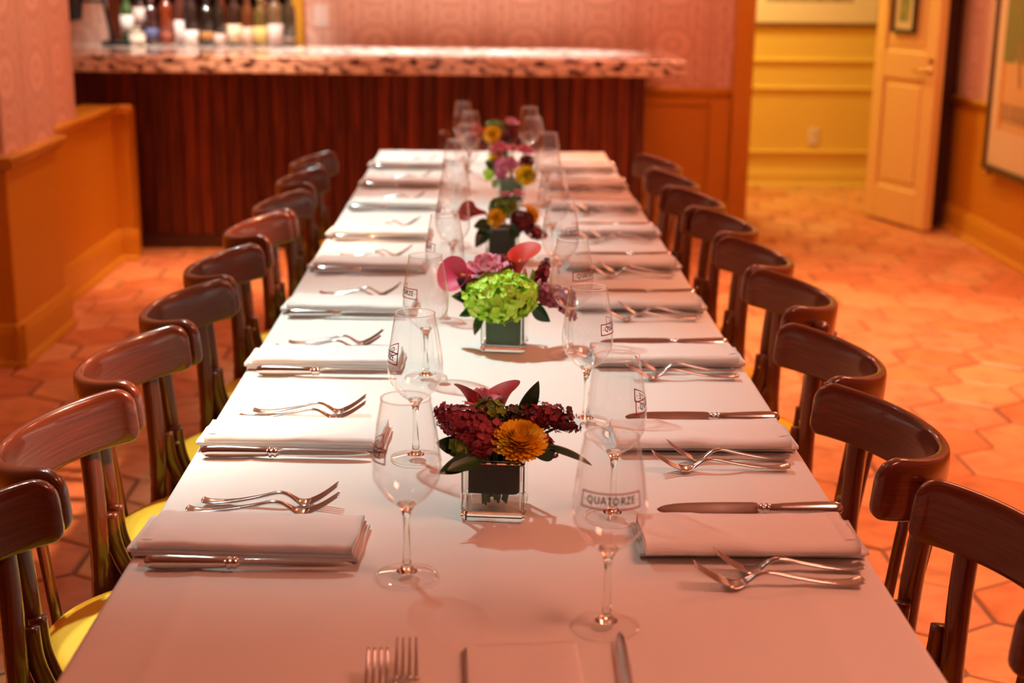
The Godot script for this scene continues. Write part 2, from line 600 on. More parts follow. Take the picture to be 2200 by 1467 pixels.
func build_shell() -> void:
	struct_mesh("ceiling", span(Vector3(-3.4, 2.8, -10.2), Vector3(4.0, 2.92, 3.1), 0.0), M.ceiling)
	# left wall with its pilaster and, farther on, a half-height end
	var wl := struct_node("wall_left")
	part("papered_wall", span(Vector3(-2.0, 0.76, -6.52), Vector3(-1.86, 2.8, 3.0), 0.002), M.paper, wl)
	part("wainscot", span(Vector3(-2.0, 0.0, -7.15), Vector3(-1.86, 0.765, 3.0), 0.002), M.paint, wl)
	part("pilaster", span(Vector3(-1.99, 0.76, -5.76), Vector3(-1.731, 2.8, -5.14), 0.004), M.paper, wl)
	part("pilaster_foot", span(Vector3(-1.99, 0.0, -5.76), Vector3(-1.731, 0.765, -5.14), 0.004), M.paint, wl)
	part("end_post", span(Vector3(-1.99, 0.0, -7.32), Vector3(-1.79, 0.765, -7.15), 0.004), M.paint, wl)
	part("ledge", span(Vector3(-2.02, 0.765, -7.20), Vector3(-1.85, 0.782, -6.50), 0.004), M.trim, wl)
	part("chair_rail", moulding(Vector3(-1.86, 0.785, -5.78), Vector3(-1.86, 0.785, -7.19), Vector3.RIGHT, 0.05, 0.04), M.trim, wl)
	part("chair_rail", moulding(Vector3(-1.86, 0.785, 3.0), Vector3(-1.86, 0.785, -5.12), Vector3.RIGHT, 0.05, 0.04), M.trim, wl)
	part("chair_rail", moulding(Vector3(-1.731, 0.785, -5.11), Vector3(-1.731, 0.785, -5.79), Vector3.RIGHT, 0.05, 0.04), M.trim, wl)
	part("chair_rail", moulding(Vector3(-1.90, 0.785, -5.14), Vector3(-1.70, 0.785, -5.14), Vector3.BACK, 0.05, 0.04), M.trim, wl)
	part("chair_rail", moulding(Vector3(-1.9, 0.785, -7.15), Vector3(-1.765, 0.785, -7.15), Vector3.BACK, 0.05, 0.04), M.trim, wl)
	var bl := struct_node("baseboard_left")
	part("board", skirting(Vector3(-1.86, 0, -5.76), Vector3(-1.86, 0, -7.15), Vector3.RIGHT, 0.16), M.trim, bl)
	part("board", skirting(Vector3(-1.86, 0, 3.0), Vector3(-1.86, 0, -5.14), Vector3.RIGHT, 0.16), M.trim, bl)
	part("board", skirting(Vector3(-1.731, 0, -5.11), Vector3(-1.731, 0, -5.79), Vector3.RIGHT, 0.16), M.trim, bl)
	part("board", skirting(Vector3(-1.9, 0, -5.14), Vector3(-1.70, 0, -5.14), Vector3.BACK, 0.16), M.trim, bl)
	part("board", skirting(Vector3(-1.88, 0, -7.15), Vector3(-1.76, 0, -7.15), Vector3.BACK, 0.16), M.trim, bl)
	# right wall
	var wr := struct_node("wall_right")
	part("papered_wall", span(Vector3(2.74, 0.76, -8.4), Vector3(2.9, 2.8, 3.0), 0.002), M.paper, wr)
	part("wainscot", span(Vector3(2.735, 0.0, -8.4), Vector3(2.9, 0.765, 3.0), 0.002), M.paint, wr)
	part("chair_rail", moulding(Vector3(2.735, 0.785, -8.4), Vector3(2.735, 0.785, 3.0), Vector3.LEFT, 0.05, 0.035), M.trim, wr)
	struct_mesh("baseboard_right", skirting(Vector3(2.735, 0, -8.4), Vector3(2.735, 0, 3.0), Vector3.LEFT, 0.15), M.trim)
	# back wall between bottle niche and doorway
	var wb := struct_node("wall_back")
	part("papered_wall", span(Vector3(-1.06, 0.79, -8.6), Vector3(1.44, 2.8, -8.4), 0.002), M.paper, wb)
	part("wainscot", span(Vector3(-1.06, 0.0, -8.6), Vector3(1.44, 0.8, -8.405), 0.002), M.paint, wb)
	part("stile", span(Vector3(1.30, 0.13, -8.41), Vector3(1.43, 0.75, -8.388), 0.006), M.paint, wb)
	part("top_rail", span(Vector3(0.84, 0.70, -8.41), Vector3(1.30, 0.75, -8.388), 0.006), M.paint, wb)
	part("chair_rail", moulding(Vector3(0.84, 0.80, -8.40), Vector3(1.43, 0.80, -8.40), Vector3.BACK, 0.06, 0.035), M.trim, wb)
	part("upper_wall", span(Vector3(-3.2, 2.2, -8.6), Vector3(-1.06, 2.8, -8.4), 0.002), M.paper, wb)
	part("side_wall", span(Vector3(-3.2, 0.0, -8.6), Vector3(-2.17, 2.2, -8.4), 0.002), M.paper, wb)
	part("low_wall", span(Vector3(-2.17, 0.0, -8.6), Vector3(-1.06, 0.94, -8.4), 0.0), M.darkwood, wb)
	struct_mesh("baseboard_back", skirting(Vector3(0.84, 0, -8.40), Vector3(1.43, 0, -8.40), Vector3.BACK, 0.14), M.trim)
	# what closes the bar on the left, and the room behind the camera
	struct_mesh("wall_bar", span(Vector3(-3.4, 0, -8.6), Vector3(-3.2, 2.8, -6.52), 0.0), M.paper)
	struct_mesh("wall_recess", span(Vector3(-3.4, 0, -6.66), Vector3(-2.0, 2.8, -6.52), 0.0), M.paper)
	struct_mesh("wall_front", span(Vector3(-2.0, 0, 3.0), Vector3(2.9, 2.8, 3.14), 0.0), M.plaster)

# ------------------------------------------------------------------ bar
func build_bar() -> void:
	var top := thing("countertop", "thick white marble bar top with dark blotchy veins across the back of the room", "counter", Vector3(-1.0, 0.945, -7.71))
	part("marble_top", box(Vector3(0, 0.0425, 0), Vector3(3.97, 0.085, 1.18), 0.008), M.marble, top)
	var bar := thing("bar", "dark reddish bar front of narrow vertical boards under the marble top", "bar", Vector3(-1.17, 0, -7.5))
	part("carcass", span(Vector3(-1.99, 0.0, -0.80), Vector3(1.985, 0.94, -0.03), 0.0), M.darkwood, bar)
	part("plinth", span(Vector3(-1.99, 0.0, -0.035), Vector3(2.0, 0.07, 0.004), 0.003), M.darkwood, bar)
	var pm := box(Vector3(0, 0.5075, -0.012), Vector3(0.0745, 0.873, 0.03), 0.006)
	var rng := RandomNumberGenerator.new()
	rng.seed = 5
	for k in 51:
		var p := part("plank", pm, M["plank%d" % (rng.randi() % 3)], bar)
		p.position = Vector3(-1.95 + k * 0.0782, 0, rng.randf_range(-0.002, 0.002))
	# bottle niche behind the bar
	var nb := struct_node("trim_1")
	part("back_panel", span(Vector3(-2.17, 0.94, -8.95), Vector3(-1.06, 2.2, -8.9), 0.0), M.plank1, nb)
	part("shelf_bottom", span(Vector3(-2.17, 0.94, -8.9), Vector3(-1.06, 1.0, -8.4), 0.003), M.darkwood, nb)
	part("side_panel", span(Vector3(-2.17, 1.0, -8.9), Vector3(-2.10, 2.2, -8.38), 0.004), M.wood, nb)
	part("side_panel", span(Vector3(-1.12, 1.0, -8.9), Vector3(-1.06, 2.2, -8.6), 0.004), M.wood, nb)
	part("casing", span(Vector3(-1.12, 1.0, -8.6), Vector3(-1.055, 2.2, -8.37), 0.005), M.trim, nb)
	part("head", span(Vector3(-2.17, 2.1, -8.9), Vector3(-1.06, 2.2, -8.4), 0.004), M.darkwood, nb)
	part("shelf", span(Vector3(-2.10, 1.40, -8.9), Vector3(-1.12, 1.425, -8.6), 0.003), M.darkwood, nb)
	# plate on the papered wall
	var sw := thing("switch_plate", "pale rectangular switch plate on the wallpaper above the bar", "switch", Vector3(-0.955, 1.19, -8.4))
	part("plate", box(Vector3(0, 0, 0.004), Vector3(0.082, 0.13, 0.008), 0.003), M.plastic, sw)
	part("rocker", box(Vector3(0, 0, 0.009), Vector3(0.03, 0.06, 0.006), 0.002), M.plastic, sw)
	# black angled lamp at the left end
	var dl := thing("desk_lamp", "black angled lamp with flat base at the left end of the bar top", "lamp", Vector3(-2.03, 1.03, -8.0))
	part("base", box(Vector3(0, 0.012, 0), Vector3(0.15, 0.024, 0.12), 0.006), M_black(), dl)
	part("pole", tube([Vector3(-0.02, 0.02, 0), Vector3(-0.10, 0.42, 0)], 0.011, 0.009, 10), M_black(), dl)
	part("arm", tube([Vector3(-0.05, 0.235, 0), Vector3(-0.2, 0.235, 0)], 0.009, 0.009, 10), M_black(), dl)
	var sh := begin()
	lathe(sh, [Vector2(0.014, 0.02), Vector2(0.05, 0.03), Vector2(0.062, 0.16), Vector2(0.02, 0.20), Vector2(0.0, 0.20)], 24)
	var shade := part("shade", done(sh), M_black(), dl)
	shade.position = Vector3(-0.235, 0.11, 0)

func bottle_profile(kind: int, r: float, h: float) -> Array:
	var c := []
	match kind:
		0:
			c = [Vector2(0.001, 0.0), Vector2(r * 0.92, 0.0), Vector2(r, 0.006), Vector2(r, h * 0.6), Vector2(r * 0.85, h * 0.68), Vector2(r * 0.42, h * 0.76), Vector2(r * 0.36, h * 0.95), Vector2(r * 0.4, h * 0.97), Vector2(r * 0.38, h), Vector2(0.001, h)]
		_:
			c = [Vector2(0.001, 0.0), Vector2(r * 0.92, 0.0), Vector2(r, 0.006), Vector2(r, h * 0.68), Vector2(r * 0.95, h * 0.73), Vector2(r * 0.5, h * 0.78), Vector2(r * 0.34, h * 0.84), Vector2(r * 0.34, h * 0.95), Vector2(r * 0.4, h * 0.96), Vector2(r * 0.38, h), Vector2(0.001, h)]
	return c

func build_bottles() -> void:
	# x, z, radius, height, shape, glass colour, label colour, label low, label high, cap colour, text
	var rows := [
		[-1.995, -8.10, 0.036, 0.30, 0, [0.03, 0.10, 0.03], [0.70, 0.68, 0.62], 0.07, 0.17, [0.6, 0.55, 0.55], "green glass bottle with white label, leftmost on the bar"],
		[-1.935, -8.17, 0.038, 0.31, 0, [0.02, 0.02, 0.02], [0.75, 0.55, 0.52], 0.12, 0.21, [0.5, 0.05, 0.05], "black bottle with white and red label behind the cream jar"],
		[-1.925, -8.02, 0.044, 0.10, 1, [0.5, 0.45, 0.35], [0.74, 0.66, 0.54], 0.01, 0.064, [0.5, 0.4, 0.3], "short squat jar with cream label near the bar's left end"],
		[-1.865, -8.12, 0.036, 0.27, 1, [0.05, 0.02, 0.02], [0.10, 0.12, 0.26], 0.045, 0.10, [0.25, 0.1, 0.1], "brown bottle with blue label on the bar"],
		[-1.785, -8.13, 0.036, 0.30, 1, [0.20, 0.035, 0.01], [0.28, 0.06, 0.03], 0.03, 0.08, [0.45, 0.08, 0.04], "amber red bottle right of the blue-labelled one"],
		[-1.705, -8.13, 0.036, 0.33, 0, [0.10, 0.03, 0.02], [0.78, 0.66, 0.62], 0.02, 0.145, [0.62, 0.35, 0.14], "bottle with tall white label and gold neck"],
		[-1.64, -8.08, 0.039, 0.33, 0, [0.02, 0.015, 0.015], [0.80, 0.72, 0.68], 0.02, 0.093, [0.6, 0.35, 0.3], "dark bottle with square white label and pinkish neck"],
		[-1.555, -8.10, 0.035, 0.27, 1, [0.015, 0.012, 0.01], [0.45, 0.22, 0.06], 0.045, 0.085, [0.03, 0.02, 0.02], "black bottle with small gold medallion label"],
		[-1.49, -8.12, 0.035, 0.30, 0, [0.02, 0.015, 0.01], [0.66, 0.5, 0.45], 0.015, 0.075, [0.55, 0.04, 0.01], "dark bottle with low white label and red neck"],
		[-1.41, -8.13, 0.038, 0.32, 0, [0.03, 0.015, 0.01], [0.76, 0.62, 0.42], 0.03, 0.125, [0.55, 0.03, 0.02], "dark bottle with cream label and red cap"],
		[-1.335, -8.13, 0.036, 0.30, 0, [0.12, 0.035, 0.012], [0.68, 0.48, 0.36], 0.02, 0.11, [0.55, 0.25, 0.12], "bottle with beige label and orange neck"],
		[-1.262, -8.13, 0.039, 0.29, 0, [0.12, 0.08, 0.02], [0.62, 0.48, 0.16], 0.025, 0.115, [0.5, 0.42, 0.12], "bottle with mustard yellow label"],
		[-1.18, -8.13, 0.041, 0.30, 1, [0.16, 0.10, 0.05], [0.70, 0.58, 0.54], 0.02, 0.13, [0.1, 0.06, 0.05], "broad bottle with silvery white label near the wall casing"],
		[-1.105, -8.14, 0.037, 0.31, 0, [0.05, 0.04, 0.02], [0.22, 0.15, 0.12], 0.02, 0.06, [0.03, 0.03, 0.05], "dark green bottle with small grey label, rightmost on the bar"],
		[-1.82, -8.72, 0.038, 0.31, 0, [0.16, 0.03, 0.01], [0.35, 0.10, 0.05], 0.06, 0.12, [0.3, 0.04, 0.02], "red brown bottle in the niche, left of the middle"],
		[-1.58, -8.72, 0.038, 0.32, 0, [0.20, 0.04, 0.01], [0.40, 0.12, 0.05], 0.05, 0.12, [0.5, 0.06, 0.02], "red bottle in the middle of the niche"],
		[-1.32, -8.72, 0.038, 0.30, 1, [0.22, 0.05, 0.01], [0.42, 0.15, 0.06], 0.05, 0.12, [0.4, 0.05, 0.02], "orange red bottle at the right in the niche"],
	]
	var i := 0
	for b in rows:
		var y := 1.03 if b[1] > -8.4 else 1.0
		var root := thing("bottle", b[10], "bottle", Vector3(b[0], y, b[1]), 0.0, "bottles behind the bar")
		var st := begin()
		var prof := bottle_profile(b[4], b[2], b[3])
		lathe(st, prof, 24)
		var gm := std(lin(b[5][0], b[5][1], b[5][2]), 0.06)
		gm.clearcoat_enabled = true
		gm.clearcoat = 1.0
		gm.clearcoat_roughness = 0.03
		part("glass_body", done(st), gm, root)
		var lb := begin()
		var r: float = b[2] + 0.0006
		var lo: float = max(0.006, b[7] - 0.014)
		var hi: float = b[8] - 0.010
		lathe(lb, [Vector2(b[2] - 0.001, lo), Vector2(r, lo), Vector2(r, hi), Vector2(b[2] - 0.001, hi)], 24)
		part("paper_label", done(lb), std(lin(b[6][0], b[6][1], b[6][2]), 0.6), root)
		var cp := begin()
		var cr: float = b[2] * 0.42
		lathe(cp, [Vector2(cr, b[3] * 0.86), Vector2(cr + 0.002, b[3] * 0.865), Vector2(cr + 0.002, b[3] + 0.002), Vector2(0.0, b[3] + 0.004)], 20)
		part("cap", done(cp), std(lin(b[9][0], b[9][1], b[9][2]), 0.3), root)
		i += 1

# ------------------------------------------------------------------ hallway and door
func build_hall_and_door() -> void:
	var jl := struct_node("trim_2")
	part("jamb", span(Vector3(1.43, 0, -8.75), Vector3(1.545, 2.15, -8.36), 0.006), M.paint, jl)
	part("jamb", span(Vector3(2.64, 0, -8.75), Vector3(2.74, 2.15, -8.36), 0.006), M.darkwood, jl)
	part("lintel", span(Vector3(1.43, 2.1, -8.75), Vector3(2.74, 2.8, -8.36), 0.004), M.paint, jl)
	var wh := struct_node("wall_hall")
	part("back_face", span(Vector3(0.6, 0, -10.12), Vector3(3.7, 2.8, -9.97), 0.0), M.paint_hall, wh)
	part("side_face", span(Vector3(0.45, 0, -10.12), Vector3(0.6, 2.8, -8.6), 0.0), M.paint_hall, wh)
	part("side_face", span(Vector3(3.7, 0, -10.12), Vector3(3.85, 2.8, -8.6), 0.0), M.paint_hall, wh)
	part("near_face", span(Vector3(2.41, 0, -8.87), Vector3(3.7, 2.8, -8.752), 0.0), M.paint_hall, wh)
	part("near_face", span(Vector3(0.45, 0, -8.75), Vector3(1.43, 2.8, -8.6), 0.0), M.paint_hall, wh)
	part("end_face", span(Vector3(2.9, 0, -8.752), Vector3(3.85, 2.8, -8.40), 0.0), M.paint_hall, wh)
	for y in [0.885, 0.695, 0.255]:
		part("moulding", moulding(Vector3(0.6, y, -9.97), Vector3(3.7, y, -9.97), Vector3.BACK, 0.03, 0.022), M.paint_hall, wh)
	struct_mesh("baseboard_hall", skirting(Vector3(0.6, 0, -9.97), Vector3(3.7, 0, -9.97), Vector3.BACK, 0.12), M.paint_hall)
	var ol := thing("wall_outlet", "pale electrical outlet plate low on the yellow hallway wall", "outlet", Vector3(2.29, 0.355, -9.97))
	part("plate", box(Vector3(0, 0, 0.004), Vector3(0.075, 0.12, 0.008), 0.003), M.plastic, ol)
	for s in [-1, 1]:
		part("socket", box(Vector3(0, 0.028 * s, 0.009), Vector3(0.034, 0.03, 0.004), 0.002), M.plastic, ol)
	# the open door: hinge at the back left, free edge towards the room
	var hinge := Vector3(2.372, 0, -8.74)
	var free := Vector3(2.565, 0, -8.135)
	var w := hinge.distance_to(free)
	var d := Node3D.new()
	d.name = "door_1"
	d.set_meta("kind", "structure")
	add_child(d)
	d.position = hinge
	var dir := (free - hinge).normalized()
	d.basis = Basis(dir, Vector3.UP, dir.cross(Vector3.UP))   # x along the leaf, z towards the room
	part("leaf", span(Vector3(0, 0.012, -0.016), Vector3(w, 2.06, 0.016), 0.002), M.doorpaint, d)
	for s in [-1, 1]:
		var z0: float = 0.012 * s
		var z1: float = 0.030 * s
		for q in [[Vector2(0, 0.012), Vector2(0.115, 2.06)], [Vector2(w - 0.115, 0.012), Vector2(w, 2.06)]]:
			part("stile", span(Vector3(q[0].x, q[0].y, min(z0, z1)), Vector3(q[1].x, q[1].y, max(z0, z1)), 0.007), M.doorpaint, d)
		for q in [[0.012, 0.22], [0.86, 1.02], [1.9, 2.06]]:
			part("rail", span(Vector3(0.11, q[0], min(z0, z1)), Vector3(w - 0.11, q[1], max(z0, z1)), 0.007), M.doorpaint, d)
		part("panel", span(Vector3(0.145, 0.26, min(z0, 0.024 * s)), Vector3(w - 0.145, 0.825, max(z0, 0.024 * s)), 0.008), M.doorpaint, d)
		part("panel", span(Vector3(0.145, 1.055, min(z0, 0.024 * s)), Vector3(w - 0.145, 1.87, max(z0, 0.024 * s)), 0.008), M.doorpaint, d)
		var ro := begin()
		lathe(ro, [Vector2(0.024, 0.0), Vector2(0.024, 0.006), Vector2(0.018, 0.010), Vector2(0.009, 0.012), Vector2(0.009, 0.045), Vector2(0.0, 0.046)], 20)
		var rose := part("handle_rose", done(ro), M.brass, d)
		rose.position = Vector3(w - 0.055, 0.925, 0.028 * s)
		rose.rotation.x = PI / 2 * s
		var lever := part("door_handle", tube([Vector3(w - 0.055, 0.925, 0.064 * s), Vector3(w - 0.10, 0.925, 0.067 * s), Vector3(w - 0.17, 0.92, 0.064 * s)], 0.009, 0.008, 10), M.brass, d)
		lever.name = "door_handle" if s == -1 else "door_handle_001"
		var lk := begin()
		lathe(lk, [Vector2(0.022, 0.0), Vector2(0.022, 0.008), Vector2(0.016, 0.014), Vector2(0.0, 0.015)], 20)
		var lock := part("lock", done(lk), M.brass, d)
		lock.position = Vector3(w - 0.05, 0.985, 0.028 * s)
		lock.rotation.x = PI / 2 * s

# ------------------------------------------------------------------ pictures
func framed(called: String, label: String, w: float, h: float, fw: float, frame: Material, mat: Material) -> Node3D:
	var root := thing(called, label, "picture")
	part("backing", span(Vector3(-w / 2 + 0.003, 0.003, 0.0), Vector3(w / 2 - 0.003, h - 0.003, 0.008), 0.0), mat, root)
	for s in [-1, 1]:
		part("frame_side", span(Vector3(s * w / 2, 0, 0), Vector3(s * (w / 2 - fw), h, 0.024), 0.004), frame, root)
	part("frame_bottom", span(Vector3(-w / 2 + fw, 0, 0), Vector3(w / 2 - fw, fw, 0.024), 0.004), frame, root)
	part("frame_top", span(Vector3(-w / 2 + fw, h - fw, 0), Vector3(w / 2 - fw, h, 0.024), 0.004), frame, root)
	return root

func poster_image(kind: int) -> StandardMaterial3D:
	var nx := 200
	var ny := 256
	var im := Image.create(nx, ny, false, Image.FORMAT_RGB8)
	var nz := FastNoiseLite.new()
	nz.seed = 9
	nz.frequency = 0.02
	for y in ny:
		for x in nx:
			var u := float(x) / nx
			var v := float(y) / ny
			var c := lin(0.72, 0.60, 0.36)
			if kind == 0:
				if u > 0.10 and u < 0.90 and v > 0.05 and v < 0.86:
					c = lin(0.66, 0.46, 0.20)
					var g := nz.get_noise_2d(x, y * 0.35)
					if v < 0.62 and (u < 0.2 or g > 0.10 or (u > 0.4 and v < 0.4 - 0.3 * abs(u - 0.6))):
						c = lin(0.20, 0.24, 0.07)
					if u > 0.1 and u < 0.145 and v > 0.62:
						c = lin(0.62, 0.22, 0.03)
					var leg := u - 0.30 - (v - 0.55) * 0.35
					if v > 0.55 and v < 0.70 and abs(leg) < 0.02:
						c = lin(0.32, 0.22, 0.08)
				if u > 0.14 and u < 0.86 and v > 0.765 and v < 0.83:
					var letter := fposmod(u * 22.0, 1.0)
					if letter < 0.72 and (letter < 0.24 or letter > 0.5 or fposmod(v * 46.0, 1.0) < 0.4):
						c = lin(0.22, 0.15, 0.07)
			elif kind == 1:
				c = lin(0.80, 0.72, 0.58)
				if v < 0.72 and u > 0.12 and u < 0.88:
					c = lin(0.66, 0.54, 0.38)
					if nz.get_noise_2d(x * 2.0, y) > 0.12:
						c = lin(0.40, 0.34, 0.22)
				if v > 0.80 and v < 0.845 and u > 0.20 and u < 0.82 and fposmod(u * 40.0, 1.0) < 0.8:
					c = lin(0.36, 0.27, 0.18)
			else:
				c = lin(0.70, 0.60, 0.36)
				if u > 0.24 and u < 0.76 and v > 0.1 and v < 0.88:
					c = lin(0.20, 0.26, 0.06) if nz.get_noise_2d(x, y) > -0.1 else lin(0.34, 0.32, 0.10)
			im.set_pixel(x, y, c)
	var m := std(Color.WHITE, 0.55)
	m.albedo_texture = ImageTexture.create_from_image(im)
	return m

func print_sheet(w: float, h: float) -> ArrayMesh:
	var st := begin()
	grid(st, 1, 1, func(u: float, v: float) -> Vector3: return Vector3((u - 0.5) * w, v * h, 0.0))
	var m := done(st)
	var a := m.surface_get_arrays(0)
	var uv: PackedVector2Array = a[Mesh.ARRAY_TEX_UV]
	for i in uv.size():
		uv[i] = Vector2(uv[i].x, 1.0 - uv[i].y)
	a[Mesh.ARRAY_TEX_UV] = uv
	var out := ArrayMesh.new()
	out.add_surface_from_arrays(Mesh.PRIMITIVE_TRIANGLES, a)
	return out

func build_pictures() -> void:
	var dark := std(lin(0.05, 0.022, 0.01), 0.35)
	var p := framed("framed_poster", "large dark-framed green and orange poster on the right wall", 1.15, 1.5, 0.035, dark, M.plastic)
	p.position = Vector3(2.697, 0.443, -7.065)
	p.rotation.y = -PI / 2
	var s := part("print", print_sheet(1.09, 1.44), poster_image(0), p)
	s.position = Vector3(0, 0.03, 0.010)
	var hk := part("peg", tube([Vector3(-0.49, -0.012, 0.0), Vector3(-0.49, -0.012, 0.03)], 0.012, 0.012, 10), M.brass, p)
	hk.name = "peg"
	var q := framed("framed_poster", "wide pale framed print high on the yellow hallway wall", 1.02, 0.95, 0.028, std(lin(0.22, 0.09, 0.02), 0.4), M.plastic)
	q.position = Vector3(2.19, 1.105, -9.965)
	s = part("print", print_sheet(0.975, 0.90), poster_image(1), q)
	s.position = Vector3(0, 0.025, 0.010)
	var r := framed("small_picture", "small black-framed green picture hung on the open door", 0.24, 0.42, 0.022, std(lin(0.015, 0.01, 0.008), 0.35), M.plastic)
	var d: Node3D = get_node("door_1")
	r.position = d.position + d.basis * Vector3(0.30, 1.125, 0.031)
	r.basis = d.basis
	s = part("print", print_sheet(0.2, 0.38), poster_image(2), r)
	s.position = Vector3(0, 0.02, 0.010)

# ------------------------------------------------------------------ table
func build_table() -> void:
	var t := thing("dining_table", "long dining table hidden under the white cloth", "table", Vector3(0.022, 0, -3.36))
	part("tabletop", span(Vector3(-0.44, 0.705, -2.31), Vector3(0.44, 0.744, 2.31), 0.004), M.wood, t)
	for z in [-2.05, -0.7, 0.7, 2.05]:
		for x in [-0.12, 0.12]:
			part("leg", tube([Vector3(x, 0.71, z), Vector3(x, 0.01, z)], 0.03, 0.022, 12), M.wood, t)
	var st := begin()
	var x0 := -0.449
	var x1 := 0.449
	var z0 := -2.32
	var z1 := 2.32
	var nz := FastNoiseLite.new()
	nz.seed = 3
	nz.frequency = 1.3
	var creases_x := [-0.36, -0.02, 0.35]
	var creases_z := [-1.62, -0.78, 0.02, 0.86, 1.66]
	var hgt := func(x: float, z: float) -> float:
		var h := TY - 0.0012 + 0.0004 * nz.get_noise_2d(x, z)
		for c in creases_x:
			h += 0.0018 * exp(-abs(x - c) / 0.010)
		for c in creases_z:
			h += 0.0013 * exp(-abs(z - c) / 0.012)
		return h - 0.0006
	# one sheet: drop, rounded edge, top, rounded edge, drop
	var xs := []
	var drops := []
	for k in 7:
		xs.append(Vector2(x0, -0.20 + 0.19 * k / 6.0))
	for k in range(1, 5):
		var a := PI / 2 * k / 5.0
		xs.append(Vector2(x0 + 0.008 * (1.0 - cos(a)), -0.008 + 0.008 * sin(a)))
	for k in 121:
		xs.append(Vector2(lerp(x0 + 0.008, x1 - 0.008, k / 120.0), 0.0))
	var half := xs.slice(0, 11)
	half.reverse()
	for p in half:
		xs.append(Vector2(-p.x, p.y))
	var n := xs.size() - 1
	grid(st, 420, n, func(u: float, v: float) -> Vector3:
		var p: Vector2 = xs[int(round(v * n))]
		var z: float = lerp(z1, z0, u)
		var base: float = hgt.call(clamp(p.x, x0 + 0.008, x1 - 0.008), z)
		var fold: float = sin(z * 9.0) * 0.5 + sin(z * 23.0 + 1.0) * 0.3
		var k: float = clamp(-p.y / 0.2, 0.0, 1.0)
		return Vector3(p.x + sign(p.x) * k * k * (0.006 + 0.006 * fold), base + p.y, z), true)
	# end drops
	for e in [z1, z0]:
		grid(st, 60, 6, func(u: float, v: float) -> Vector3:
			var s := 1.0 if e > 0 else -1.0
			var x: float = lerp(x0, x1, u) * s
			var k := 1.0 - v
			return Vector3(x, hgt.call(clamp(x, x0 + 0.008, x1 - 0.008), e) - 0.2 * k, e + s * k * k * 0.008 * (1.0 + sin(x * 20.0) * 0.4)))
	var cloth := part("tablecloth", done(st), M.cloth, self)
	cloth.position = Vector3(0.022, 0, -3.36)
	tag(cloth, "white linen tablecloth covering the whole long table", "tablecloth")

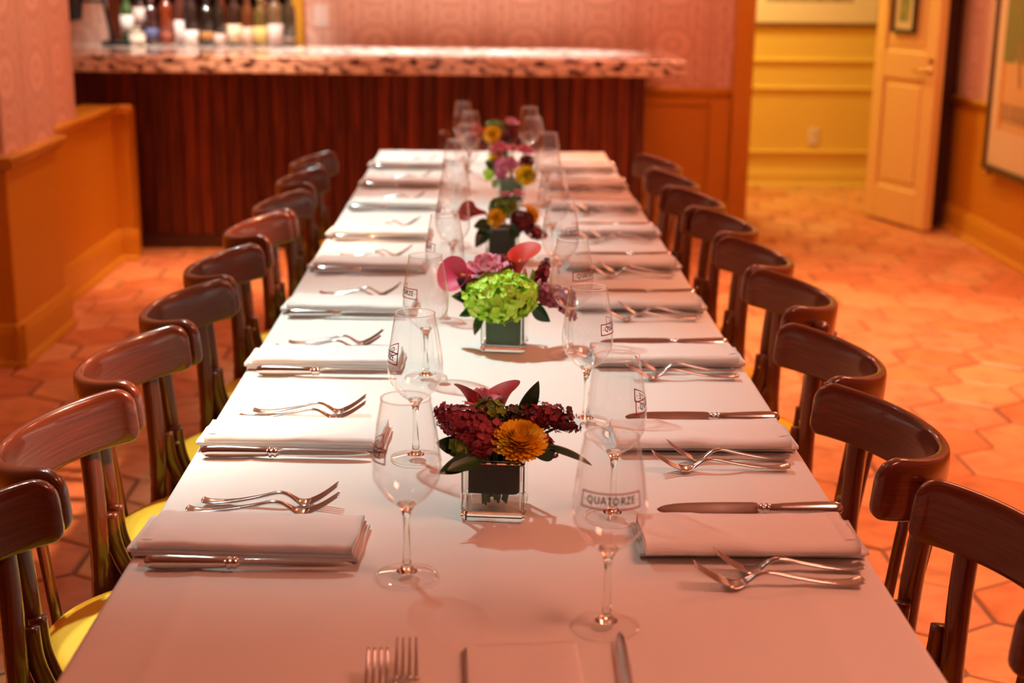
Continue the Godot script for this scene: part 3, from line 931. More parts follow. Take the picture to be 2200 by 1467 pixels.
# ------------------------------------------------------------------ chairs
func make_chair() -> Node3D:
	var root := thing("dining_chair", "", "chair", Vector3.ZERO, 0.0, "bentwood chairs round the long table")
	var tilt := 0.20                       # the back rail drops towards its middle
	# ---- curved back rail
	var st := begin()
	var m := 56
	var D := 0.15
	var W := 0.190
	var arc := []
	for k in m + 1:
		var ph := deg_to_rad(lerp(-87.0, 87.0, float(k) / m))
		arc.append(Vector3(-0.086 - D * cos(ph), 0, W * sin(ph)))
	var ln := [0.0]
	for k in m:
		ln.append(ln[-1] + arc[k].distance_to(arc[k + 1]))
	var L: float = ln[-1]
	# extra rings at the rounded ends
	var ss := []
	for k in 9:
		ss.append(0.036 * (1.0 - cos(PI / 2 * k / 8.0)))
	for k in range(1, 44):
		ss.append(lerp(0.036, L - 0.036, k / 44.0))
	for k in 9:
		ss.append(L - 0.036 * (1.0 - cos(PI / 2 * (8 - k) / 8.0)))
	var rings := []
	var nn := 28
	for s in ss:
		var k := 0
		while k < m - 1 and ln[k + 1] < s:
			k += 1
		var f: float = (s - ln[k]) / (ln[k + 1] - ln[k])
		var c: Vector3 = arc[k].lerp(arc[k + 1], f)
		var tg: Vector3 = (arc[min(k + 2, m)] - arc[max(k - 1, 0)]).normalized()
		var nrm := Vector3(tg.z, 0, -tg.x)              # outward or inward, sign fixed next
		if nrm.dot(c - Vector3(-0.086, 0, 0)) < 0:
			nrm = -nrm
		var e: float = min(s, L - s)
		var rt := 0.036
		var top := 0.806 - (0.0 if e > rt else rt - sqrt(max(rt * rt - (rt - e) * (rt - e), 0.0)))
		var rb := 0.016
		var bot := 0.716 + (0.0 if e > rb else rb - sqrt(max(rb * rb - (rb - e) * (rb - e), 0.0)))
		var th: float = 0.0115 * (1.0 if e > 0.010 else lerp(0.45, 1.0, sqrt(e / 0.010)))
		var ring := PackedVector3Array()
		var cy := (top + bot) * 0.5
		var hy: float = max((top - bot) * 0.5, 0.002)
		for i in nn:
			var a := TAU * i / nn
			var ca: float = sign(cos(a)) * pow(abs(cos(a)), 0.5)
			var sa: float = sign(sin(a)) * pow(abs(sin(a)), 0.5)
			var edge: float = min(hy, 0.011)
			var yy: float = clamp(sa, -1, 1) * hy
			# straight sides, round top and bottom edges
			var q := Vector3(c.x + nrm.x * ca * th, cy + yy, c.z + nrm.z * ca * th)
			q.y += tilt * (q.x + 0.086)
			q.x -= 0.16 * (q.y - 0.76) * 0.6
			ring.append(q)
		rings.append(ring)
	var mr := rings.size() - 1
	grid(st, nn, mr, func(u: float, v: float) -> Vector3: return rings[int(round(v * mr))][int(round(u * nn)) % nn], false)
	for e in [0, mr]:
		var c := Vector3.ZERO
		for p in rings[e]:
			c += p / nn
		for i in nn:
			if e == 0:
				tri(st, c, rings[e][i], rings[e][(i + 1) % nn])
			else:
				tri(st, c, rings[e][(i + 1) % nn], rings[e][i])
	var rail := done(st)
	# u of the texture must run along the rail
	var arr := rail.surface_get_arrays(0)
	var uv: PackedVector2Array = arr[Mesh.ARRAY_TEX_UV]
	for i in uv.size():
		uv[i] = Vector2(uv[i].y, uv[i].x)
	arr[Mesh.ARRAY_TEX_UV] = uv
	var rm := ArrayMesh.new()
	rm.add_surface_from_arrays(Mesh.PRIMITIVE_TRIANGLES, arr)
	part("back_rail", rm, M.rail, root)
	# ---- rear posts run from floor to the outside of the rail
	for s in [-1.0, 1.0]:
		var pts := curve([Vector3(-0.235, 0.005, 0.178 * s), Vector3(-0.19, 0.25, 0.170 * s), Vector3(-0.162, 0.45, 0.165 * s), Vector3(-0.163, 0.62, 0.174 * s), Vector3(-0.176, 0.758, 0.1855 * s)], 6)
		part("rear_post", tube(pts, 0.0145, 0.0165, 14), M.wood, root)
		var st2 := begin()
		var bp := curve([Vector3(-0.146, 0.588, 0.190 * s), Vector3(-0.139, 0.53, 0.190 * s), Vector3(-0.110, 0.472, 0.192 * s), Vector3(-0.055, 0.447, 0.192 * s), Vector3(0.03, 0.443, 0.192 * s)], 6)
		var rx := []
		var ry := []
		for k in bp.size():
			rx.append(0.009)
			ry.append(0.0125)
		sweep(st2, bp, rx, ry, 12, Vector3(0.6, 0.8, 0.0), 3.0)
		part("brace", done(st2), M.wood, root)
		part("screw", tube([Vector3(-0.143, 0.56, 0.198 * s), Vector3(-0.143, 0.56, 0.201 * s)], 0.004, 0.004, 8), M.steel, root)
		part("front_leg", tube([Vector3(0.155, 0.43, 0.13 * s), Vector3(0.185, 0.005, 0.155 * s)], 0.017, 0.012, 12), M.wood, root)
		# slats
		var st3 := begin()
		var sp := curve([Vector3(-0.194, 0.44, 0.05 * s), Vector3(-0.212, 0.58, 0.054 * s), Vector3(-0.233, 0.715, 0.060 * s)], 6)
		var sx := []
		var sy := []
		for k in sp.size():
			sx.append(0.0145)
			sy.append(0.0065)
		sweep(st3, sp, sx, sy, 14, Vector3.RIGHT, 3.5)
		part("slat", done(st3), M.wood, root)
	# ---- seat ring and yellow pad
	var sr := begin()
	lathe(sr, [Vector2(0.0, 0.418), Vector2(0.188, 0.418), Vector2(0.196, 0.424), Vector2(0.198, 0.435), Vector2(0.198, 0.452), Vector2(0.194, 0.459), Vector2(0.0, 0.459)], 48)
	part("seat_frame", done(sr), M.wood, root)
	var pad := begin()
	lathe(pad, [Vector2(0.189, 0.458), Vector2(0.195, 0.462), Vector2(0.196, 0.470), Vector2(0.194, 0.478), Vector2(0.17, 0.485), Vector2(0.12, 0.490), Vector2(0.06, 0.492), Vector2(0.0, 0.4925)], 48)
	part("seat", done(pad), M.yellow, root)
	var hoop := begin()
	var hp := []
	var hr := []
	for k in 41:
		var a := TAU * k / 40.0
		hp.append(Vector3(0.15 * cos(a), 0.22, 0.15 * sin(a)))
		hr.append(0.009)
	sweep(hoop, hp, hr, hr, 8)
	part("stretcher", done(hoop), M.wood, root)
	return root

func build_chairs() -> void:
	var proto := make_chair()
	var left := [[-0.455, -1.55], [-0.455, -1.962], [-0.456, -2.38], [-0.444, -2.793], [-0.442, -3.205], [-0.440, -3.69], [-0.430, -4.10], [-0.438, -4.61], [-0.453, -5.04]]
	var right := [[0.471, -1.565], [0.440, -2.018], [0.460, -2.43], [0.498, -2.945], [0.492, -3.357], [0.490, -3.80], [0.468, -4.213], [0.45, -4.626], [0.45, -5.06]]
	for i in 9:
		var lab := "brown bentwood chair with yellow seat, left side of table, %s from near end" % ORD[i]
		var at := Vector3(left[i][0], 0, left[i][1])
		if i == 0:
			proto.position = at
			proto.set_meta("label", lab)
		else:
			dup(proto, at, 0.0, lab)
	for i in 9:
		dup(proto, Vector3(right[i][0], 0, right[i][1]), PI, "dark bentwood chair with yellow seat, right side of table, %s from near end" % ORD[i])
	dup(proto, Vector3(0.0, 0, -5.86), -PI / 2, "dark bentwood chair at the head of the table in front of the bar")

# ------------------------------------------------------------------ place settings
func make_knife() -> Node3D:
	var root := thing("table_knife", "", "knife", Vector3.ZERO, 0.0, "dinner knives on the white cloth")
	# lies along +x, handle first, turned a little on its side
	var up := Vector3(0, 0.77, 0.64)
	var st := begin()
	var xs := [0.0, 0.0015, 0.005, 0.012, 0.03, 0.055, 0.08, 0.094, 0.0955, 0.098]
	var wd := [0.002, 0.0055, 0.0082, 0.0095, 0.0095, 0.0088, 0.0078, 0.0072, 0.0066, 0.0060]
	var path := []
	var rx := []
	var ry := []
	for k in xs.size():
		path.append(Vector3(xs[k], 0.0085, 0))
		rx.append(wd[k] * 0.82)
		ry.append(wd[k])
	sweep(st, path, rx, ry, 16, up, 2.6)
	part("handle", done(st), M.steel, root)
	st = begin()
	path = []
	rx = []
	for q in [[0.097, 0.0055], [0.0985, 0.0078], [0.101, 0.0083], [0.103, 0.0062], [0.1045, 0.0058], [0.106, 0.0075], [0.108, 0.0078], [0.110, 0.006], [0.114, 0.004]]:
		path.append(Vector3(q[0], 0.0085, 0))
		rx.append(q[1])
	sweep(st, path, rx, rx, 16, up)
	part("collar", done(st), M.steel, root)
	st = begin()
	path = []
	rx = []
	ry = []
	for q in [[0.108, 0.004, 0.0030], [0.113, 0.0085, 0.0022], [0.12, 0.0095, 0.0014], [0.16, 0.0098, 0.0012], [0.20, 0.0093, 0.0011], [0.222, 0.0080, 0.0010], [0.235, 0.0058, 0.0009], [0.242, 0.0034, 0.0008], [0.245, 0.0012, 0.0006]]:
		path.append(Vector3(q[0], 0.0085, 0))
		rx.append(q[2])
		ry.append(q[1])
	sweep(st, path, rx, ry, 14, up, 2.4)
	part("blade", done(st), M.steel, root)
	return root

func make_fork(called: String, L: float) -> Node3D:
	var root := thing(called, "", "fork", Vector3.ZERO, 0.0, "forks on the white cloth")
	# handle end at x = 0, tines towards +x
	var prof := curve([Vector3(0.0, 0.0065, 0.0095), Vector3(0.05, 0.0042, 0.0085), Vector3(0.12, 0.0042, 0.0068), Vector3(0.25, 0.0055, 0.0050), Vector3(0.42, 0.0110, 0.0034), Vector3(0.55, 0.0165, 0.0031), Vector3(0.62, 0.0150, 0.0036), Vector3(0.68, 0.0085, 0.0060), Vector3(0.72, 0.0042, 0.0095), Vector3(0.76, 0.0030, 0.0118), Vector3(0.80, 0.0048, 0.0122)], 4)
	var st := begin()
	var path := []
	var rx := []
	var ry := []
	path.append(Vector3(-0.002, 0.0068, 0)); rx.append(0.005); ry.append(0.0009)
	for p in prof:
		path.append(Vector3(p.x * L, p.y, 0))
		rx.append(p.z * 1.18)
		ry.append(0.0021 if p.x > 0.2 and p.x < 0.7 else 0.0014)
	sweep(st, path, rx, ry, 14, Vector3.UP, 2.6)
	part("handle", done(st), M.steel, root)
	for k in 4:
		var z := (k - 1.5) * 0.0066
		var tp := curve([Vector3(0.79 * L, 0.0045, z), Vector3(0.86 * L, 0.0105, z), Vector3(0.93 * L, 0.0190, z * 0.98), Vector3(1.0 * L, 0.0290, z * 0.95)], 4)
		var tx := []
		var ty := []
		for q in tp.size():
			var f := float(q) / (tp.size() - 1)
			tx.append(lerp(0.0023, 0.0012, f))
			ty.append(lerp(0.0014, 0.0008, f))
		st = begin()
		sweep(st, tp, tx, ty, 8, Vector3.UP, 2.6)
		part("tine", done(st), M.steel, root)
	return root

# a folded napkin: x from 0 (hemmed end at the table's edge) to w, z from 0 (folded edge) to -d
func make_napkin(seed_: int, soft: float, flat := 1.0, zs := 1.0) -> Node3D:
	var root := thing("napkin", "", "napkin", Vector3.ZERO, 0.0, "folded napkins on the white cloth")
	var nz := FastNoiseLite.new()
	nz.seed = seed_
	nz.frequency = 6.0
	var q := soft * 0.012
	var t := 0.0064 - soft * 0.0030
	var layers := [[0.0, t, -0.006, 0.268, 0.004 + q * 0.8, 0.108 - q * 0.8, "bottom_fold"], [t + 0.0002, t * 2.0, -0.010, 0.263, q, 0.110 - q, "middle_fold"], [t * 2.0 + 0.0002, 0.0222, 0.004, 0.262, 0.0, 0.109, "top_fold"]]
	for l in layers:
		l[0] *= flat
		l[1] *= flat
	for li in 3:
		var l: Array = layers[li]
		var st := begin()
		var y0: float = l[0]
		var y1: float = l[1] + soft * 0.002 * li * flat
		var hh := (y1 - y0) * 0.5
		var n := 26
		var d: float = l[5]
		var sec := []
		# section in (depth, height): rounded folded edge at the front, layered back edge
		for k in 9:
			var a := PI * k / 8.0 - PI / 2
			sec.append(Vector2(-cos(a) * hh * (1.0 + soft), sin(a) * hh))
		for k in range(1, 9):
			sec.append(Vector2(lerp(0.0, d, k / 8.0), hh * (1.0 - (0.95 if li == 2 else 0.4) * k / 8.0)))
		sec.append(Vector2(d + 0.001, 0.0))
		for k in range(0, 8):
			sec.append(Vector2(lerp(d, 0.0, k / 8.0), -hh))
		sec.append(sec[0])
		var ns := sec.size() - 1
		var pt := func(u: float, v: float) -> Vector3:
			var p: Vector2 = sec[int(round(v * ns))]
			var x: float = lerp(l[2], l[3], u)
			var wav: float = nz.get_noise_2d(x * 1.2 + li * 7.0, p.x * 2.0)
			var lift: float = 0.0
			if p.y > 0:
				lift = (wav * 0.0036 * (1.0 if li == 2 else 0.35) + 0.004 * exp(-u / 0.05) * (1.0 if li == 2 else 0.3) * soft) * flat
			elif li > 0:
				lift = max(wav, 0.0) * 0.0008
			var fr: float = nz.get_noise_2d(x * 0.8 + 40.0 + li * 11.0, 3.0) * 0.0035
			return Vector3(x + 0.002 * nz.get_noise_2d(p.x * 3.0, 9.0 + li), y0 + hh + p.y + lift, zs * (-(l[4] + p.x) + fr * clamp(1.0 - p.x / 0.03, 0.0, 1.0)))
		grid(st, n, ns, pt, zs > 0.0)
		for e in [0.0, 1.0]:
			var c := Vector3.ZERO
			for k in ns:
				c += pt.call(e, float(k) / ns) / ns
			for k in ns:
				var a: Vector3 = pt.call(e, float(k) / ns)
				var b: Vector3 = pt.call(e, float(k + 1) / ns)
				if (e == 0.0) == (zs > 0.0):
					tri(st, c, b, a)
				else:
					tri(st, c, a, b)
		var mi := part(l[6], done(st), M.napkin, root)
		if li == 2:
			var hem := begin()
			var topy := func(x: float, dz: float) -> float:
				var u: float = (x - l[2]) / (l[3] - l[2])
				var wav: float = nz.get_noise_2d(x * 1.2 + 14.0, dz * 2.0)
				return y0 + hh + hh * (1.0 - 0.95 * dz / d) + (wav * 0.0036 + 0.004 * exp(-u / 0.05) * soft) * flat
			grid(hem, 4, 16, func(u: float, v: float) -> Vector3:
				var x: float = lerp(0.0045, 0.0225, u)
				var dz: float = lerp(0.002, d - 0.001, v)
				var e := 0.0009 if u > 0.01 and u < 0.99 else -0.0004
				return Vector3(x, topy.call(x, dz) + e, -dz * zs), zs < 0.0)
			part("hem", done(hem), M.napkin, root)
	return root

func build_settings() -> void:
	var zl := [-1.563, -1.964, -2.399, -2.83, -3.267, -3.692, -4.18, -4.64, -5.10]
	var zr := [-1.745, -2.142, -2.613, -3.05, -3.48, -3.92, -4.36, -4.80, -5.22]
	var kn := make_knife()
	var fa := make_fork("dinner_fork", 0.198)
	var fb := make_fork("salad_fork", 0.178)
	var na := make_napkin(3, 0.15)
	var nb := make_napkin(8, 0.75, 1.0, -1.0)
	var nc := make_napkin(15, 0.3)
	var ne := make_napkin(31, 0.55, 1.0, -1.0)
	var nd := make_napkin(23, 0.6, 0.42)
	var rng := RandomNumberGenerator.new()
	rng.seed = 12
	var y := TY + 0.0008
	for i in 9:
		var e: String = ORD[i]
		var j := func(a: float) -> float: return rng.randf_range(-a, a)
		var where := "left side, %s place from the near end" % e
		place(kn, Vector3(-0.405 + j.call(0.006), y, zl[i]), j.call(0.02) - 0.015, "silver table knife, " + where, i == 0)
		place([na, nc][i % 2], Vector3(-0.412 + j.call(0.006), y, zl[i] - 0.032), j.call(0.025) - 0.04, "white folded napkin in sharp layers, " + where, i < 2)
		place(fa, Vector3(-0.388 + j.call(0.006), y, zl[i] - 0.174 - 0.005), j.call(0.03) - 0.0, "longer silver fork, " + where, i == 0)
		place(fb, Vector3(-0.366 + j.call(0.006), y, zl[i] - 0.174 - 0.036), j.call(0.03) + 0.02, "shorter silver fork, " + where, i == 0)
	for i in 9:
		var e: String = ORD[i]
		var j := func(a: float) -> float: return rng.randf_range(-a, a)
		var where := "right side, %s place from the near end" % e
		place(kn, Vector3(0.467 + j.call(0.005), y, zr[i]), PI + j.call(0.02) + 0.03, "silver table knife, " + where, false)
		place([nb, ne][1 if i % 3 == 2 else 0], Vector3(0.456 + j.call(0.005), y, zr[i] + 0.152), PI + j.call(0.02), "soft white folded napkin, " + where, i == 0 or i == 2)
		place(fb, Vector3(0.448 + j.call(0.005), y, zr[i] + 0.180), PI + j.call(0.03) + 0.03, "shorter silver fork by the napkin, " + where, false)
		place(fa, Vector3(0.438 + j.call(0.005), y, zr[i] + 0.222), PI + j.call(0.03) + 0.04, "longer silver outer fork, " + where, false)
	# head of the table, near the camera
	place(fb, Vector3(-0.102, y, -1.125), PI / 2 + 0.02, "shorter silver fork at the near head of the table", false)
	place(fa, Vector3(-0.072, y, -1.128), PI / 2 + 0.03, "longer silver fork at the near head of the table", false)
	place(nd, Vector3(0.100, y, -1.095), PI / 2 + 0.03, "thin white napkin lying flat at the near head of the table", true)
	place(kn, Vector3(0.138, y, -1.135), PI / 2 - 0.02, "silver table knife at the near head of the table", false)

func place(src: Node3D, at: Vector3, turn: float, label: String, first: bool) -> void:
	if first:
		src.position = at
		src.rotation.y = turn
		src.set_meta("label", label)
	else:
		dup(src, at, turn, label)

# ------------------------------------------------------------------ wine glasses
const BOWL := [Vector2(0.0106, 0.0884), Vector2(0.016, 0.0918), Vector2(0.0248, 0.0990), Vector2(0.0325, 0.1090), Vector2(0.0380, 0.1205), Vector2(0.0399, 0.133), Vector2(0.0394, 0.148), Vector2(0.0371, 0.168), Vector2(0.0331, 0.192), Vector2(0.0284, 0.217)]

func bowl_r(y: float) -> float:
	for k in BOWL.size() - 1:
		if y <= BOWL[k + 1].y:
			return lerp(BOWL[k].x, BOWL[k + 1].x, (y - BOWL[k].y) / (BOWL[k + 1].y - BOWL[k].y))
	return BOWL[-1].x

func on_bowl(x: float, y: float, off: float) -> Vector3:
	var r := bowl_r(y) + off
	var a := x / 0.0375
	return Vector3(r * cos(a), y, -r * sin(a))

func make_glass() -> Node3D:
	var root := thing("wine_glass", "", "wine glass", Vector3.ZERO, 0.0, "wine glasses along the table")
	var st := begin()
	lathe(st, curve([Vector2(0.0, 0.0048), Vector2(0.010, 0.0052), Vector2(0.0125, 0.0062), Vector2(0.0085, 0.0092), Vector2(0.0056, 0.0155), Vector2(0.0043, 0.030), Vector2(0.0038, 0.052), Vector2(0.0043, 0.070), Vector2(0.0062, 0.0815), Vector2(0.0106, 0.0882), Vector2(0.0100, 0.0900), Vector2(0.006, 0.0908), Vector2(0.0, 0.0910)], 3), 40)
	part("stem", done(st), M.glass, root)
	st = begin()
	lathe(st, curve([Vector2(0.0366, 0.0010), Vector2(0.034, 0.0021), Vector2(0.026, 0.0036), Vector2(0.018, 0.0050), Vector2(0.0125, 0.0062)], 4), 56)
	part("foot", done(st), M.pane, root)
	st = begin()
	var fp := []
	for k in 9:
		var a := TAU * k / 8.0
		fp.append(Vector2(0.0362 + 0.0008 * cos(a), 0.0009 + 0.0008 * sin(a)))
	lathe(st, fp, 56)
	part("foot_edge", done(st), M.glass, root)
	st = begin()
	lathe(st, curve(BOWL, 4), 56)
	lathe(st, curve(BOWL.slice(1).map(func(p): return Vector2(p.x - 0.0011, p.y + 0.0004)), 4), 56)
	part("bowl", done(st), M.pane, root)
	st = begin()
	var rp := []
	for k in 9:
		var a := TAU * k / 8.0
		rp.append(Vector2(0.0284 + 0.00065 * cos(a), 0.217 + 0.00065 * sin(a)))
	lathe(st, rp, 56)
	part("rim", done(st), M.glass, root)
	# printed banner
	var red := std(lin(0.42, 0.02, 0.02), 0.5)
	red.cull_mode = BaseMaterial3D.CULL_DISABLED
	var ink := std(lin(0.02, 0.018, 0.018), 0.5)
	ink.cull_mode = BaseMaterial3D.CULL_DISABLED
	st = begin()
	var hw := 0.0335
	var ylo := 0.1475
	var yhi := 0.1655
	var lw := 0.0016
	for q in [[-hw, ylo, hw, ylo + lw], [-hw, yhi - lw, hw, yhi], [-hw, ylo, -hw + lw, yhi], [hw - lw, ylo, hw, yhi]]:
		grid(st, 24 if q[2] - q[0] > 0.01 else 1, 1 if q[2] - q[0] > 0.01 else 6, func(u: float, v: float) -> Vector3: return on_bowl(lerp(q[0], q[2], u), lerp(q[1], q[3], v), 0.00035))
	part("printed_frame", done(st), red, root)
	var tm := TextMesh.new()
	var font := SystemFont.new()
	font.font_names = PackedStringArray(["Droid Sans"])
	font.font_weight = 700
	tm.font = font
	tm.text = "QUATORZE"
	tm.font_size = 32
	tm.pixel_size = 0.001
	tm.depth = 0.0
	tm.curve_step = 1.0
	var ta := tm.get_mesh_arrays()
	var vs: PackedVector3Array = ta[Mesh.ARRAY_VERTEX]
	var lo := Vector3(9, 9, 9)
	var hi := -lo
	for v in vs:
		lo = lo.min(v)
		hi = hi.max(v)
	st = begin(false)
	var ix: PackedInt32Array = ta[Mesh.ARRAY_INDEX] if ta[Mesh.ARRAY_INDEX] != null else PackedInt32Array(range(vs.size()))
	var w := 0.0515
	var conv := func(v: Vector3) -> Vector3:
		return on_bowl((v.x - (lo.x + hi.x) * 0.5) / (hi.x - lo.x) * w, 0.1565 + (v.y - (lo.y + hi.y) * 0.5) / (hi.y - lo.y) * 0.0100, 0.0004)
	for k in range(0, ix.size(), 3):
		var nrm := (vs[ix[k + 1]] - vs[ix[k]]).cross(vs[ix[k + 2]] - vs[ix[k]])
		if abs(nrm.z) < 1e-12:
			continue
		if vs[ix[k]].z < (lo.z + hi.z) * 0.5 - 1e-7:
			continue
		tri(st, conv.call(vs[ix[k]]), conv.call(vs[ix[k + 1]]), conv.call(vs[ix[k + 2]]))
	for s in [-1, 1]:
		var c := Vector2(0.0285 * s, 0.1565)
		for k in 6:
			var a0 := TAU * k / 6.0
			var a1 := TAU * (k + 1) / 6.0
			tri(st, on_bowl(c.x, c.y, 0.0004), on_bowl(c.x + 0.0008 * cos(a1), c.y + 0.0008 * sin(a1), 0.0004), on_bowl(c.x + 0.0008 * cos(a0), c.y + 0.0008 * sin(a0), 0.0004))
	part("lettering", done(st), ink, root)
	return root

func build_glasses() -> void:
	var g := make_glass()
	# x, z, turn of the print (degrees about y; -90 faces the camera)
	var left := [[-0.090, -1.545, 186.0], [-0.100, -1.962, 182.0], [-0.103, -2.385, 200.0], [-0.082, -2.80, 190.0], [-0.076, -3.19, 170.0], [-0.080, -3.65, 205.0], [-0.088, -4.126, 230.0], [-0.065, -4.559, 180.0], [-0.058, -4.983, 240.0]]
	var right := [[0.167, -1.736, -4.0], [0.159, -2.142, -12.0], [0.157, -2.545, -40.0], [0.159, -3.0, -25.0], [0.165, -3.473, -10.0], [0.170, -3.90, 0.0], [0.185, -4.335, -60.0], [0.156, -4.806, -20.0], [0.154, -5.183, 10.0]]
	var y := TY + 0.0009
	for i in 9:
		place(g, Vector3(left[i][0], y, left[i][1]), deg_to_rad(left[i][2]), "empty wine glass with red printed banner, left row, %s from near end" % ORD[i], i == 0)
	for i in 9:
		place(g, Vector3(right[i][0], y, right[i][1]), deg_to_rad(right[i][2]), "empty wine glass with red printed banner, right row, %s from near end" % ORD[i], false)
	place(g, Vector3(0.133, y, -1.415), deg_to_rad(-93.0), "nearest empty wine glass, its whole printed banner facing the viewer", false)
	place(g, Vector3(-0.090, y, -5.375), deg_to_rad(230.0), "empty wine glass at the far head of the table", false)

# ------------------------------------------------------------------ bouquets
func make_vase(called_label: String, at: Vector3, turn: float, liner_low: float, liner_col: Color, wavy: bool) -> Node3D:
	var root := thing("glass_vase", called_label, "vase", at, turn, "cube vases down the middle of the table")
	var H := 0.081
	var o := 0.041
	var st := begin(false)
	var b := 0.0035
	var ring := [Vector2(o - b, -o), Vector2(o, -o + b), Vector2(o, o - b), Vector2(o - b, o), Vector2(-o + b, o), Vector2(-o, o - b), Vector2(-o, -o + b), Vector2(-o + b, -o)]
	for k in 8:
		var a0: Vector2 = ring[k]
		var a1: Vector2 = ring[(k + 1) % 8]
		face(st, [Vector3(a0.x, 0.0125, a0.y), Vector3(a1.x, 0.0125, a1.y), Vector3(a1.x, H - 0.004, a1.y), Vector3(a0.x, H - 0.004, a0.y)], Vector3(0, H / 2, 0))
	part("glass_walls", done(st), M.pane, root)
	part("glass_base", box(Vector3(0, 0.0062, 0), Vector3(0.0822, 0.0124, 0.0822), 0.003), M.glass, root)
	st = begin(false)
	for s in [-1, 1]:
		add_box(st, Vector3(s * 0.0385, H - 0.002, 0), Vector3(0.0052, 0.004, 0.0822), 0.0014)
		add_box(st, Vector3(0, H - 0.002, s * 0.0385), Vector3(0.0716, 0.004, 0.0052), 0.0014)
	part("glass_rim", done(st), M.glass, root)
	for sx in [-1, 1]:
		for sz in [-1, 1]:
			part("glass_corner", box(Vector3(sx * 0.0375, 0.0447, sz * 0.0375), Vector3(0.006, 0.0640, 0.006), 0.0018), M.glass, root)
	# leaf wrapped round inside the glass
	st = begin()
	var r := 0.0335
	grid(st, 64, 8, func(u: float, v: float) -> Vector3:
		var a := TAU * u
		var c: float = sign(cos(a)) * pow(abs(cos(a)), 0.30)
		var s: float = sign(sin(a)) * pow(abs(sin(a)), 0.30)
		var low := liner_low + (0.004 * sin(a * 1.0 + 2.2) + 0.002 * sin(a * 2.0) if wavy else 0.0)
		return Vector3(r * c, lerp(low, 0.0765 + 0.0008 * sin(a * 2.0), v), -r * s))
	grid(st, 64, 8, func(u: float, v: float) -> Vector3:
		var a := TAU * u
		var c: float = sign(cos(a)) * pow(abs(cos(a)), 0.30)
		var s: float = sign(sin(a)) * pow(abs(sin(a)), 0.30)
		var low := liner_low + (0.004 * sin(a * 1.0 + 2.2) + 0.002 * sin(a * 2.0) if wavy else 0.0)
		return Vector3((r - 0.0008) * c, lerp(low, 0.0765 + 0.0008 * sin(a * 2.0), v), -(r - 0.0008) * s), true)
	part("leaf_lining", done(st), matte(liner_col), root)
	return root

func matte(c: Color) -> StandardMaterial3D:
	var m := std(c, 0.9)
	m.metallic_specular = 0.1
	return m

func leaf_mesh(L: float, w: float, bend: float, fold := 0.35) -> ArrayMesh:
	var st := begin()
	for side in [0, 1]:
		grid(st, 6, 14, func(u: float, v: float) -> Vector3:
			var x := (u - 0.5) * 2.0
			var wv: float = w * pow(sin(PI * pow(v, 0.85)), 0.85) if v < 1.0 else 0.0
			var p := Vector3(x * wv, 0.0, 0.0)
			var ang := bend * v
			var y: float = L * (sin(ang) / bend if abs(bend) > 0.01 else v)
			var z: float = L * ((1.0 - cos(ang)) / bend if abs(bend) > 0.01 else 0.0)
			var nrm := Vector3(0, -sin(ang), cos(ang))
			return Vector3(p.x, y, z) + nrm * (abs(x) * wv * fold + (0.0004 if side == 0 else -0.0004)), side == 1)
	return done(st)

func basis_to(dir: Vector3, roll := 0.0) -> Basis:
	var y := dir.normalized()
	var x := y.cross(Vector3(0.0, 0.0, 1.0) if abs(y.z) < 0.9 else Vector3(0, 1, 0)).normalized()
	var z := x.cross(y)
	return Basis(x, y, z) * Basis(Vector3.UP, roll)

func stem_to(root: Node3D, from: Vector3, mat: Material, r := 0.0022) -> void:
	# the thing's origin is the cut end in the vase; the head sits at "from"
	# it leaves through the mouth of the vase and only then bends outwards
	var low := Vector3(clamp(from.x * 0.3, -0.012, 0.012), 0.05, clamp(from.z * 0.3, -0.010, 0.010))
	var mouth := Vector3(clamp(from.x * 0.6, -0.018, 0.018), 0.073, clamp(from.z * 0.6, -0.014, 0.014))
	part("stem", tube(curve([Vector3(0, 0, 0), low, mouth, from], 5), r, r * 0.8, 6, false), mat, root)

func petal(st: SurfaceTool, base: Vector3, b: Basis, L: float, w: float, cup: float, nu := 2, nv := 3, ruffle := 0.0, ph := 0.0) -> void:
	grid(st, nu, nv, func(u: float, v: float) -> Vector3:
		var x := (u - 0.5) * 2.0
		var wv: float = w * sqrt(max(sin(PI * clamp(0.12 + v * 0.82, 0.0, 1.0)), 0.0))
		var ang := cup * v
		var y := L * v * cos(ang * 0.6)
		var z := L * v * sin(ang * 0.6) + x * x * wv * 0.25
		z += ruffle * v * sin(x * 6.0 + ph)
		return base + b * Vector3(x * wv, y, z))

func fl_root(called: String, label: String, base: Vector3) -> Node3D:
	return thing(called, label, "flower" if not called.contains("leaf") else "leaf", base, 0.0, "")

func petal_mat(c: Color, back := 0.35) -> StandardMaterial3D:
	var key := "petal" + c.to_html()
	if not M.has(key):
		var m := std(c, 0.55)
		m.cull_mode = BaseMaterial3D.CULL_DISABLED
		m.backlight_enabled = true
		m.backlight = Color(back, back, back)
		M[key] = m
	return M[key]

func vc_mat(key: String, rough := 0.6) -> StandardMaterial3D:
	if not M.has(key):
		var m := std(Color.WHITE, rough)
		m.vertex_color_use_as_albedo = true
		m.cull_mode = BaseMaterial3D.CULL_DISABLED
		m.backlight_enabled = true
		m.backlight = Color(0.3, 0.3, 0.3)
		M[key] = m
	return M[key]

